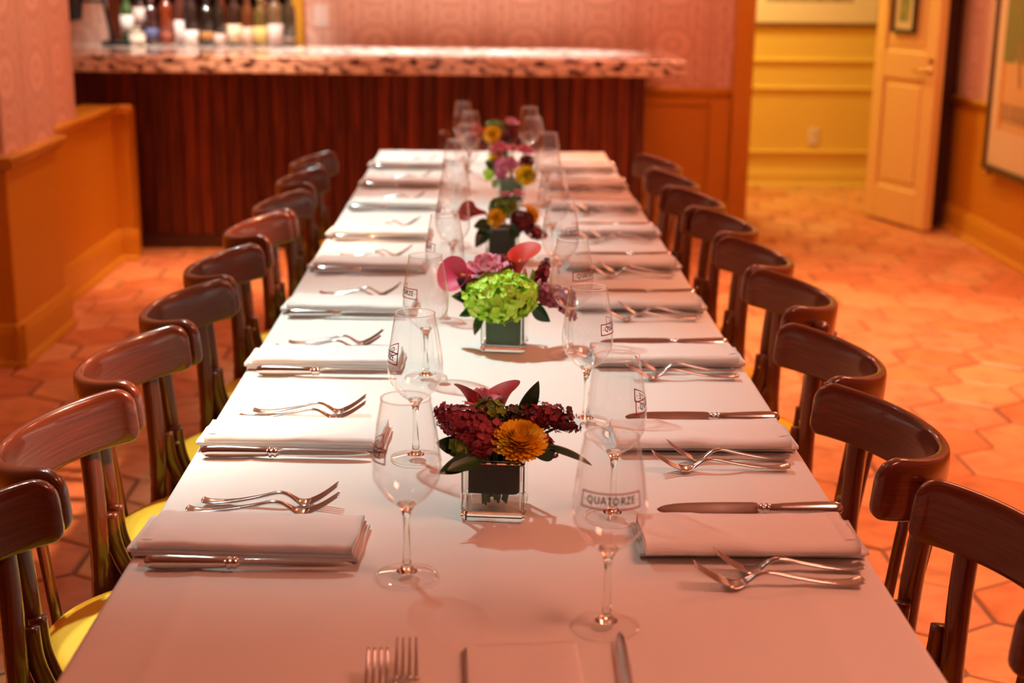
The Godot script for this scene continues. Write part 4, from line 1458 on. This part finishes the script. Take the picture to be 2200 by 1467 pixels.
func calla(label: String, base: Vector3, head: Vector3, dir: Vector3, roll: float, size: float, col: Color) -> void:
	var root := fl_root("calla_lily", label, base)
	var b := basis_to(dir, roll)
	var st := begin()
	for side in [0, 1]:
		grid(st, 28, 12, func(u: float, v: float) -> Vector3:
			var a := TAU * u + v * 0.5
			var front := 0.5 + 0.5 * cos(TAU * u)          # 1 where the point of the spathe is
			var r: float = size * (0.07 + 0.24 * pow(v, 1.5) + 0.20 * pow(v, 5.0) * (0.35 + 0.65 * front)) + (0.0003 if side == 0 else -0.0003)
			var y: float = size * (v * 0.60 + 0.58 * pow(front, 1.4) * v * v)
			y -= size * 0.12 * pow(v, 6.0) * (1.0 - front) + size * 0.06 * pow(front, 4.0) * pow(v, 9.0)
			return b * Vector3(r * cos(a), y, -r * sin(a)), side == 1)
	var sp := part("spathe", done(st), petal_mat(col, 0.5), root)
	sp.position = head - base
	var q := part("spadix", tube([Vector3.ZERO, b * Vector3(0, size * 0.55, 0)], size * 0.05, size * 0.03, 8), petal_mat(lin(0.75, 0.42, 0.05)), root)
	q.position = head - base
	stem_to(root, head - base, M.stem, 0.003)

func mum(label: String, called: String, base: Vector3, head: Vector3, dir: Vector3, rad: float, col: Color, heart: Color, rings := 6, dome := 0.35) -> void:
	var root := fl_root(called, label, base)
	var b := basis_to(dir)
	var st := begin()
	var rng := RandomNumberGenerator.new()
	rng.seed = hash(label)
	for k in rings:
		var f := float(k) / (rings - 1)          # 0 outer, 1 inner
		var n := int(lerp(40.0, 14.0, f))
		for i in n:
			var a := TAU * (i + 0.5 * (k % 2)) / n + rng.randf_range(-0.05, 0.05)
			var out := Vector3(cos(a), 0, sin(a))
			var tilt: float = lerp(-0.10, 1.05, f) + rng.randf_range(-0.08, 0.08)
			var L: float = rad * lerp(0.80, 0.42, f)
			var y := (out * cos(tilt) + Vector3.UP * sin(tilt)).normalized()
			var z := (Vector3.UP * cos(tilt) - out * sin(tilt)).normalized()
			var x := y.cross(z)
			petal(st, out * rad * lerp(0.22, 0.10, f) + Vector3.UP * rad * dome * f, Basis(x, y, z), L, rad * lerp(0.105, 0.075, f), 0.5, 2, 3)
	var ps := part("petals", done(st), petal_mat(col, 0.12), root, true)
	ps.position = head - base
	ps.basis = b
	var c := begin()
	lathe(c, [Vector2(rad * 0.36, -rad * 0.12), Vector2(rad * 0.24, rad * (dome * 0.8)), Vector2(rad * 0.14, rad * (dome + 0.08)), Vector2(0.0, rad * (dome + 0.02))], 14)
	var ce := part("flower_centre", done(c), petal_mat(heart), root)
	ce.position = head - base
	ce.basis = b
	stem_to(root, head - base, M.stem)

func floret(st: SurfaceTool, c: Vector3, b: Basis, r: float, col: Color, np := 4) -> void:
	for k in np:
		var bb := b * Basis(Vector3.UP, TAU * k / np)
		st.set_color(col)
		# a petal of four triangles, cupped
		var p0 := c
		var p1 := c + bb * Vector3(r * 0.55, r * 0.14, r * 0.50)
		var p2 := c + bb * Vector3(r * 0.95, r * 0.28, 0)
		var p3 := c + bb * Vector3(r * 0.55, r * 0.14, -r * 0.50)
		var pm := c + bb * Vector3(r * 0.55, r * 0.02, 0)
		tri(st, p0, p1, pm)
		tri(st, p1, p2, pm)
		tri(st, p2, p3, pm)
		tri(st, p3, p0, pm)

func cluster(called: String, label: String, base: Vector3, head: Vector3, radii: Vector3, b: Basis, n: int, fr: float, cols: Array, taper := 0.0, sparse := 0.0) -> void:
	var root := fl_root(called, label, base)
	var rng := RandomNumberGenerator.new()
	rng.seed = hash(label)
	var st := begin(false)
	for i in n:
		var t := (i + 0.5) / n
		var y := 1.0 - 2.0 * t
		var a := i * 2.39996 + rng.randf_range(-0.25, 0.25)
		var rr := sqrt(max(1.0 - y * y, 0.0))
		if taper > 0.0:
			rr = sqrt(max(1.0 - y * y, 0.0)) * (1.0 - taper * (y * 0.5 + 0.5))
		var d := Vector3(rr * cos(a), y, rr * sin(a))
		var p := Vector3(d.x * radii.x, d.y * radii.y, d.z * radii.z) * rng.randf_range(0.86 - sparse, 1.08)
		var nrm := (Vector3(d.x / radii.x, d.y / radii.y, d.z / radii.z).normalized() + Vector3(rng.randf_range(-0.4, 0.4), rng.randf_range(-0.4, 0.4), rng.randf_range(-0.4, 0.4))).normalized()
		var fb := basis_to(nrm, rng.randf() * TAU)
		var c: Color = cols[rng.randi() % cols.size()]
		floret(st, p, fb, fr * rng.randf_range(0.75, 1.2), c)
	var m := part("florets", done(st), vc_mat("florets"), root, true)
	m.position = head - base
	m.basis = b
	var core := begin()
	lathe(core, [Vector2(0.0, -radii.y * 0.8), Vector2(radii.x * 0.5, -radii.y * 0.5), Vector2(radii.x * 0.66, 0.0), Vector2(radii.x * (0.5 - 0.4 * taper), radii.y * 0.5), Vector2(0.0, radii.y * 0.8)], 12)
	var dc: Color = cols[0].linear_to_srgb()
	var cm := part("core", done(core), petal_mat(dc.darkened(0.15)), root)
	cm.position = head - base
	cm.basis = b
	stem_to(root, head - base, M.stem)

func rose(called: String, label: String, base: Vector3, head: Vector3, dir: Vector3, rad: float, col: Color, n := 16) -> void:
	var root := fl_root(called, label, base)
	var b := basis_to(dir)
	var rng := RandomNumberGenerator.new()
	rng.seed = hash(label)
	var st := begin()
	for i in n:
		var f := float(i) / (n - 1)               # 0 outer .. 1 inner
		var a := i * 2.39996
		var out := Vector3(cos(a), 0, sin(a))
		var tilt: float = lerp(0.55, 1.45, f)
		var y := (out * cos(tilt) + Vector3.UP * sin(tilt)).normalized()
		var z := (Vector3.UP * cos(tilt) - out * sin(tilt)).normalized()
		petal(st, out * rad * lerp(0.25, 0.05, f), Basis(y.cross(z), y, z), rad * lerp(1.15, 0.95, f), rad * lerp(0.62, 0.3, f), -0.2 + f * 0.5, 6, 5, rad * 0.10, rng.randf() * 6.0)
	var ps := part("petals", done(st), petal_mat(col, 0.45), root, true)
	ps.position = head - base
	ps.basis = b
	stem_to(root, head - base, M.stem)

func bud(label: String, base: Vector3, head: Vector3, dir: Vector3, L: float, r: float, tip: Color) -> void:
	var root := fl_root("flower_bud", label, base)
	var st := begin()
	lathe(st, [Vector2(0.0, 0.0), Vector2(r * 0.7, L * 0.12), Vector2(r, L * 0.35), Vector2(r * 0.85, L * 0.62), Vector2(r * 0.5, L * 0.8), Vector2(0.0, L * 0.82)], 12)
	var c := part("calyx", done(st), M.budgreen, root)
	c.position = head - base
	c.basis = basis_to(dir)
	var s2 := begin()
	lathe(s2, [Vector2(r * 0.8, L * 0.6), Vector2(r * 0.62, L * 0.82), Vector2(r * 0.3, L * 0.96), Vector2(0.0, L)], 12)
	c = part("petal_tip", done(s2), petal_mat(tip), root)
	c.position = head - base
	c.basis = basis_to(dir)
	stem_to(root, head - base, M.stem)

func leaf(label: String, base: Vector3, at: Vector3, dir: Vector3, roll: float, L: float, w: float, bend: float, mat: Material) -> void:
	var root := fl_root("leaf", label, base)
	var m := part("leaf_blade", leaf_mesh(L, w, bend), mat, root)
	m.position = at - base
	m.basis = basis_to(dir, roll)
	stem_to(root, at - base, M.stem, 0.0016)

func V(x: float, y: float, z: float) -> Vector3:
	return Vector3(x, y, z)

func build_bouquets() -> void:
	M.stem = std(lin(0.07, 0.16, 0.03), 0.5)
	M.leafdark = std(lin(0.018, 0.065, 0.022), 0.35)
	M.leafmid = std(lin(0.035, 0.12, 0.03), 0.4)
	M.budgreen = std(lin(0.16, 0.26, 0.05), 0.5)
	var lime := [lin(0.50, 0.88, 0.05), lin(0.58, 0.92, 0.08), lin(0.40, 0.78, 0.035), lin(0.66, 0.95, 0.14)].map(func(c): return c.srgb_to_linear())
	var olive := [lin(0.18, 0.30, 0.03), lin(0.25, 0.38, 0.04), lin(0.14, 0.24, 0.025)].map(func(c): return c.srgb_to_linear())
	var wine := [lin(0.36, 0.045, 0.075), lin(0.44, 0.065, 0.10), lin(0.28, 0.03, 0.05), lin(0.50, 0.09, 0.13)].map(func(c): return c.srgb_to_linear())
	var plum := [lin(0.16, 0.012, 0.02), lin(0.22, 0.02, 0.03), lin(0.12, 0.01, 0.015)].map(func(c): return c.srgb_to_linear())
	var mauve := [lin(0.50, 0.11, 0.17), lin(0.58, 0.17, 0.24), lin(0.42, 0.08, 0.12)].map(func(c): return c.srgb_to_linear())
	var pinks := [lin(0.66, 0.20, 0.32), lin(0.72, 0.28, 0.40), lin(0.58, 0.12, 0.24)].map(func(c): return c.srgb_to_linear())
	var gold := lin(1.0, 0.62, 0.012)
	var sun := lin(0.92, 0.68, 0.02)
	var red := lin(0.55, 0.006, 0.012)
	var rosep := lin(0.80, 0.26, 0.36)
	var liner := lin(0.004, 0.014, 0.003)
	var liner2 := lin(0.045, 0.12, 0.025)
	var vz := [V(0.014, TY + 0.0009, -1.755), V(0.036, TY + 0.0009, -2.60), V(0.040, TY + 0.0009, -3.48), V(0.074, TY + 0.0009, -4.33), V(0.045, TY + 0.0009, -5.15)]
	make_vase("clear cube vase lined with a dark leaf, nearest bouquet", vz[0], -0.09, 0.033, liner, true)
	make_vase("clear cube vase lined with a green leaf, under the lime hydrangea", vz[1], -0.12, 0.013, liner2, false)
	make_vase("leaf-lined cube vase, third bouquet from the near end", vz[2], 0.0, 0.013, liner, false)
	make_vase("leaf-lined cube vase, fourth bouquet from the near end", vz[3], 0.05, 0.013, liner2, false)
	make_vase("leaf-lined cube vase, farthest bouquet on the table", vz[4], 0.0, 0.013, liner2, false)
	var bz := func(i: int, dx: float, dz: float) -> Vector3: return vz[i] + Vector3(dx, 0.015, dz)
	var v0: Vector3 = vz[0]
	# ---------------- first bouquet
	mum("round orange-yellow flower at the front of the nearest bouquet", "button_flower", bz.call(0, 0.004, 0.01), v0 + V(0.030, 0.103, 0.030), V(0.05, 0.88, 0.46), 0.0365, gold, lin(0.12, 0.22, 0.03), 9, 0.3)
	cluster("lilac_sprig", "full wine-red lilac cluster at the left of the nearest bouquet", bz.call(0, -0.01, 0.005), v0 + V(-0.034, 0.122, 0.012), V(0.028, 0.048, 0.026), basis_to(V(-0.9, 0.35, 0.0)), 260, 0.0060, wine, 0.35, 0.05)
	cluster("lilac_sprig", "lower tuft of wine-red lilac florets left of the orange flower", bz.call(0, -0.008, 0.008), v0 + V(-0.020, 0.104, 0.022), V(0.020, 0.026, 0.018), basis_to(V(0.2, -1.0, 0.3)), 100, 0.0062, wine, 0.3, 0.1)
	cluster("lilac_sprig", "dark red lilac spike reaching right from the nearest bouquet", bz.call(0, 0.01, 0.0), v0 + V(0.058, 0.128, -0.003), V(0.024, 0.044, 0.024), basis_to(V(1.0, 0.12, 0.05)), 220, 0.0050, plum + wine, 0.45, 0.25)
	cluster("lilac_sprig", "thin dark tip of lilac buds at the nearest bouquet's far right", bz.call(0, 0.012, 0.0), v0 + V(0.087, 0.120, 0.004), V(0.013, 0.026, 0.012), basis_to(V(1.0, -0.2, 0.15)), 80, 0.0042, plum, 0.5, 0.3)
	cluster("lilac_sprig", "small drooping lilac tuft right of the orange flower", bz.call(0, 0.012, 0.006), v0 + V(0.068, 0.094, 0.01), V(0.010, 0.02, 0.01), basis_to(V(0.4, -1.0, 0.1)), 36, 0.0052, wine, 0.3, 0.3)
	calla("large red calla lily standing at the back of the nearest bouquet", bz.call(0, 0.0, -0.01), v0 + V(0.000, 0.112, -0.012), V(0.06, 1.0, -0.42), 0.25, 0.058, red)
	calla("narrow pinkish red calla lily at the back left of the nearest bouquet", bz.call(0, -0.006, -0.012), v0 + V(-0.026, 0.126, -0.018), V(-0.22, 1.0, -0.4), 2.9, 0.040, lin(0.55, 0.04, 0.07))
	rose("lisianthus_flower", "pink ruffled petals between the two red callas", bz.call(0, -0.004, -0.014), v0 + V(-0.020, 0.136, -0.024), V(-0.1, 1.0, 0.1), 0.022, rosep, 9)
	cluster("hydrangea_head", "small green hydrangea tuft in front of the red calla", bz.call(0, 0.0, 0.0), v0 + V(-0.006, 0.133, 0.0), V(0.020, 0.018, 0.018), basis_to(V(0.3, 1.0, 0.4)), 46, 0.0085, olive)
	cluster("hydrangea_head", "olive green florets low at the left of the nearest bouquet", bz.call(0, -0.014, 0.012), v0 + V(-0.044, 0.094, 0.018), V(0.014, 0.016, 0.014), basis_to(V(-0.6, 0.2, 0.6)), 26, 0.0085, olive)
	cluster("filler_sprig", "brown green filler sprig in the middle of the nearest bouquet", bz.call(0, 0.002, 0.0), v0 + V(0.028, 0.128, 0.0), V(0.018, 0.014, 0.014), basis_to(V(0.1, 1.0, 0.2)), 34, 0.0075, [lin(0.06, 0.045, 0.012).srgb_to_linear(), lin(0.10, 0.07, 0.02).srgb_to_linear()])
	leaf("upright dark green leaf right of the red calla", bz.call(0, 0.006, -0.01), v0 + V(0.030, 0.118, -0.012), V(0.42, 1.0, -0.05), 0.3, 0.062, 0.012, 0.15, M.leafdark)
	leaf("long dark leaf arching out to the right of the nearest bouquet", bz.call(0, 0.014, 0.004), v0 + V(0.056, 0.098, 0.018), V(1.0, 0.22, 0.40), 1.4, 0.078, 0.014, 0.9, M.leafdark)
	leaf("short dark leaf under the orange flower at right", bz.call(0, 0.014, 0.012), v0 + V(0.052, 0.082, 0.022), V(0.5, 0.45, 0.3), 0.2, 0.035, 0.013, 0.3, M.leafdark)
	leaf("dark leaf tip at the left of the nearest bouquet", bz.call(0, -0.014, 0.006), v0 + V(-0.040, 0.090, 0.012), V(-1.0, 0.25, 0.2), 0.4, 0.042, 0.012, 0.4, M.leafdark)
	leaf("dark leaf hanging over the nearest vase's left rim", bz.call(0, -0.016, 0.014), v0 + V(-0.024, 0.086, 0.03), V(-1.0, -0.35, 0.35), 0.2, 0.058, 0.011, 0.35, M.leafdark)
	leaf("dark pointed leaf lowest at the left of the nearest vase", bz.call(0, -0.012, 0.018), v0 + V(-0.016, 0.084, 0.034), V(-0.85, -0.30, 0.3), 0.9, 0.052, 0.012, 0.3, M.leafmid)
	# ---------------- second bouquet
	v0 = vz[1]
	cluster("hydrangea_head", "big lime green hydrangea head over the second vase's front", bz.call(1, 0.0, 0.01), v0 + V(-0.008, 0.103, 0.030), V(0.066, 0.043, 0.046), basis_to(V(-0.1, 1.0, 0.25)), 560, 0.0088, lime)
	calla("bright magenta calla lily pointing left from the second bouquet", bz.call(1, -0.01, 0.0), v0 + V(-0.040, 0.132, 0.0), V(-1.0, 0.18, 0.1), 1.4, 0.075, lin(0.75, 0.05, 0.14))
	calla("scarlet calla lily at the back of the second bouquet", bz.call(1, 0.006, -0.01), v0 + V(0.020, 0.128, -0.022), V(0.25, 1.0, -0.1), 0.3, 0.066, lin(0.72, 0.04, 0.02))
	rose("lisianthus_flower", "ruffled pink lisianthus above the lime hydrangea", bz.call(1, -0.004, -0.008), v0 + V(-0.034, 0.140, -0.006), V(-0.15, 0.9, 0.35), 0.034, rosep, 16)
	rose("lisianthus_flower", "pink petals touching the magenta calla in the second bouquet", bz.call(1, -0.006, -0.004), v0 + V(-0.022, 0.126, 0.012), V(-0.1, 0.6, 0.7), 0.026, lin(0.84, 0.36, 0.46), 12)
	mum("yellow flower peeping over the lime hydrangea", "button_flower", bz.call(1, 0.002, 0.0), v0 + V(0.008, 0.128, 0.004), V(0.0, 1.0, 0.3), 0.024, sun, lin(0.5, 0.3, 0.02), 5, 0.3)
	cluster("lilac_sprig", "mauve pink lilac cluster reaching right from the second bouquet", bz.call(1, 0.012, 0.0), v0 + V(0.092, 0.102, 0.01), V(0.024, 0.040, 0.022), basis_to(V(1.0, -0.15, 0.1)), 200, 0.0064, mauve, 0.35, 0.1)
	cluster("lilac_sprig", "drooping mauve lilac end right of the second vase", bz.call(1, 0.014, 0.004), v0 + V(0.116, 0.078, 0.012), V(0.014, 0.026, 0.014), basis_to(V(0.7, -0.8, 0.1)), 70, 0.0060, mauve, 0.4, 0.2)
	cluster("lilac_sprig", "dark red lilac bud spike at the top of the second bouquet", bz.call(1, 0.0, -0.012), v0 + V(0.001, 0.152, -0.018), V(0.011, 0.024, 0.011), basis_to(V(-0.25, 1.0, 0.0)), 56, 0.0060, wine, 0.4, 0.2)
	cluster("lilac_sprig", "dark red lilac spike at the upper right of the second bouquet", bz.call(1, 0.012, -0.012), v0 + V(0.068, 0.134, -0.014), V(0.014, 0.034, 0.014), basis_to(V(0.35, 1.0, 0.0)), 70, 0.0066, plum + wine, 0.3, 0.2)
	bud("green bud with pink tip, left of three beside the scarlet calla", bz.call(1, 0.008, 0.0), v0 + V(0.036, 0.122, 0.010), V(0.0, 1.0, 0.1), 0.036, 0.0055, rosep)
	bud("upright green bud, middle of three beside the scarlet calla", bz.call(1, 0.010, 0.0), v0 + V(0.050, 0.120, 0.008), V(0.05, 1.0, 0.1), 0.034, 0.0050, lin(0.3, 0.36, 0.08))
	bud("leaning green bud with pink tip, right of three beside the scarlet calla", bz.call(1, 0.012, 0.004), v0 + V(0.054, 0.104, 0.016), V(0.35, 1.0, 0.15), 0.036, 0.0058, rosep)
	leaf("broad dark leaf behind the glass at the second bouquet's left", bz.call(1, -0.014, -0.002), v0 + V(-0.040, 0.098, 0.0), V(-0.9, 0.5, 0.1), 0.5, 0.066, 0.019, 0.5, M.leafdark)
	leaf("second broad dark leaf at the left, below the magenta calla", bz.call(1, -0.014, 0.002), v0 + V(-0.040, 0.092, 0.012), V(-1.0, 0.06, 0.1), 0.9, 0.062, 0.018, 0.3, M.leafdark)
	leaf("slender green leaf curving down at the second bouquet's far left", bz.call(1, -0.016, 0.006), v0 + V(-0.046, 0.082, 0.022), V(-0.8, -0.35, 0.2), 0.3, 0.052, 0.0085, 0.9, M.leafmid)
	leaf("slender green leaf hanging down close to the second vase", bz.call(1, -0.014, 0.010), v0 + V(-0.044, 0.074, 0.030), V(-0.25, -0.9, 0.25), 0.2, 0.046, 0.0085, 0.4, M.leafmid)
	leaf("glossy dark leaf under the mauve lilac", bz.call(1, 0.014, 0.010), v0 + V(0.050, 0.090, 0.022), V(0.8, -0.55, 0.25), 0.6, 0.050, 0.018, 0.4, M.leafdark)
	# ---------------- third bouquet
	v0 = vz[2]
	mum("orange flower facing left in the third bouquet", "button_flower", bz.call(2, -0.004, 0.01), v0 + V(-0.014, 0.104, 0.03), V(-0.35, 0.5, 0.8), 0.026, gold, lin(0.16, 0.2, 0.02), 5, 0.3)
	mum("orange flower seen edge-on at the right of the third bouquet", "button_flower", bz.call(2, 0.012, 0.0), v0 + V(0.068, 0.106, 0.0), V(0.9, 0.5, 0.2), 0.030, gold, lin(0.16, 0.2, 0.02), 5, 0.3)
	cluster("hydrangea_head", "olive green hydrangea at the top of the third bouquet", bz.call(2, 0.0, 0.0), v0 + V(0.003, 0.124, 0.0), V(0.034, 0.026, 0.03), basis_to(V(0.0, 1.0, 0.1)), 80, 0.010, olive)
	cluster("dahlia_flower", "dark maroon flower head in the third bouquet", bz.call(2, 0.008, 0.01), v0 + V(0.048, 0.094, 0.026), V(0.026, 0.028, 0.024), basis_to(V(0.2, 0.6, 0.8)), 90, 0.009, plum)
	calla("deep red calla lily pointing left from the third bouquet", bz.call(2, -0.012, 0.0), v0 + V(-0.042, 0.112, 0.0), V(-1.0, 0.12, 0.1), 1.5, 0.058, lin(0.45, 0.008, 0.02))
	rose("rose_flower", "small pink rose, left of two on top of the third bouquet", bz.call(2, 0.002, -0.006), v0 + V(0.010, 0.148, -0.012), V(-0.1, 1.0, 0.2), 0.016, lin(0.75, 0.14, 0.18), 9)
	rose("rose_flower", "small pink rose, right of two on top of the third bouquet", bz.call(2, 0.006, -0.006), v0 + V(0.036, 0.152, -0.012), V(0.2, 1.0, 0.2), 0.016, lin(0.75, 0.14, 0.2), 9)
	cluster("lilac_sprig", "maroon lilac tuft low at the right of the third bouquet", bz.call(2, 0.014, 0.01), v0 + V(0.082, 0.066, 0.016), V(0.018, 0.026, 0.018), basis_to(V(0.9, -0.4, 0.2)), 50, 0.008, plum + wine, 0.2, 0.1)
	leaf("dark leaf hanging over the left side of the third vase", bz.call(2, -0.014, 0.01), v0 + V(-0.030, 0.086, 0.026), V(-0.5, -0.8, 0.3), 0.3, 0.070, 0.018, 0.3, M.leafdark)
	leaf("dark leaf at the left under the third bouquet's orange flower", bz.call(2, -0.014, 0.012), v0 + V(-0.026, 0.086, 0.03), V(-0.9, -0.1, 0.3), 0.6, 0.050, 0.018, 0.3, M.leafdark)
	leaf("dark leaf spreading over the front of the third vase", bz.call(2, 0.004, 0.016), v0 + V(0.016, 0.082, 0.038), V(0.6, -0.2, 0.6), 0.2, 0.055, 0.020, 0.5, M.leafdark)
	# ---------------- fourth bouquet
	v0 = vz[3]
	mum("large bright yellow ranunculus at the front of the fourth bouquet", "button_flower", bz.call(3, 0.006, 0.01), v0 + V(0.044, 0.092, 0.03), V(0.1, 0.35, 0.9), 0.034, sun, lin(0.3, 0.3, 0.03), 5, 0.35)
	mum("yellow flower at the left of the fourth bouquet", "button_flower", bz.call(3, -0.006, 0.0), v0 + V(-0.046, 0.138, 0.0), V(-0.3, 0.9, 0.3), 0.026, sun, lin(0.4, 0.3, 0.03), 5, 0.3)
	cluster("lilac_sprig", "pink flower cluster at the front left of the fourth bouquet", bz.call(3, -0.004, 0.008), v0 + V(-0.030, 0.112, 0.016), V(0.024, 0.036, 0.022), basis_to(V(0.1, -1.0, 0.2)), 80, 0.0095, pinks, 0.25, 0.1)
	rose("ranunculus_flower", "round pink flower in the middle of the fourth bouquet", bz.call(3, 0.0, 0.008), v0 + V(-0.002, 0.122, 0.022), V(0.05, 0.5, 0.85), 0.022, lin(0.74, 0.2, 0.32), 14)
	rose("rose_flower", "red and pink rose at the upper left of the fourth bouquet", bz.call(3, -0.004, -0.006), v0 + V(-0.034, 0.158, -0.01), V(-0.15, 0.9, 0.4), 0.028, lin(0.72, 0.07, 0.11), 13)
	rose("rose_flower", "small salmon rose at the top of the fourth bouquet", bz.call(3, 0.0, -0.008), v0 + V(0.006, 0.162, -0.012), V(0.0, 0.9, 0.4), 0.018, lin(0.78, 0.2, 0.2), 10)
	rose("rose_flower", "pink rose at the upper right of the fourth bouquet", bz.call(3, 0.008, -0.006), v0 + V(0.040, 0.156, -0.004), V(0.2, 0.9, 0.4), 0.023, lin(0.78, 0.12, 0.24), 13)
	cluster("hydrangea_head", "small lime green tuft at the left of the fourth vase's rim", bz.call(3, -0.014, 0.01), v0 + V(-0.068, 0.092, 0.014), V(0.016, 0.016, 0.014), basis_to(V(-0.6, 0.4, 0.6)), 24, 0.010, lime)
	cluster("filler_sprig", "dark maroon filler at the right of the fourth bouquet", bz.call(3, 0.012, -0.004), v0 + V(0.048, 0.128, 0.004), V(0.019, 0.022, 0.02), basis_to(V(0.5, 0.8, 0.2)), 46, 0.009, plum)
	leaf("green leaf at the left of the fourth bouquet", bz.call(3, -0.014, 0.0), v0 + V(-0.044, 0.108, 0.0), V(-0.8, 0.5, 0.2), 0.3, 0.046, 0.016, 0.3, M.leafmid)
	leaf("green leaf at the right of the fourth bouquet", bz.call(3, 0.014, 0.006), v0 + V(0.046, 0.096, 0.02), V(0.7, 0.1, 0.7), 0.5, 0.048, 0.020, 0.4, M.leafmid)
	leaf("small bright leaf hanging at the fourth vase's left corner", bz.call(3, -0.014, 0.012), v0 + V(-0.040, 0.08, 0.034), V(-0.3, -0.7, 0.3), 0.2, 0.034, 0.012, 0.3, M.budgreen)
	# ---------------- fifth bouquet
	v0 = vz[4]
	mum("orange-yellow flower at the left of the farthest bouquet", "button_flower", bz.call(4, -0.006, 0.01), v0 + V(-0.024, 0.124, 0.02), V(-0.4, 0.5, 0.75), 0.036, gold, lin(0.2, 0.2, 0.03), 5, 0.3)
	cluster("hydrangea_head", "olive green tuft behind the farthest orange flower", bz.call(4, -0.004, -0.004), v0 + V(-0.016, 0.15, -0.01), V(0.032, 0.022, 0.026), basis_to(V(0.0, 1.0, 0.0)), 50, 0.010, olive)
	rose("rose_flower", "pink rose at the top of the farthest bouquet", bz.call(4, 0.004, -0.004), v0 + V(0.040, 0.158, -0.004), V(0.2, 0.9, 0.3), 0.024, lin(0.74, 0.12, 0.18), 12)
	cluster("dahlia_flower", "dark maroon flower at the right of the farthest bouquet", bz.call(4, 0.008, 0.004), v0 + V(0.044, 0.120, 0.01), V(0.024, 0.030, 0.026), basis_to(V(0.3, 0.6, 0.6)), 60, 0.010, plum)
	calla("red calla lily pointing left from the farthest bouquet", bz.call(4, -0.01, 0.0), v0 + V(-0.046, 0.136, 0.0), V(-1.0, 0.15, 0.1), 1.4, 0.056, lin(0.6, 0.02, 0.05))
	leaf("dark leaf in the farthest bouquet's middle", bz.call(4, 0.004, 0.012), v0 + V(0.020, 0.098, 0.03), V(0.4, 0.4, 0.8), 0.3, 0.04, 0.016, 0.3, M.leafdark)
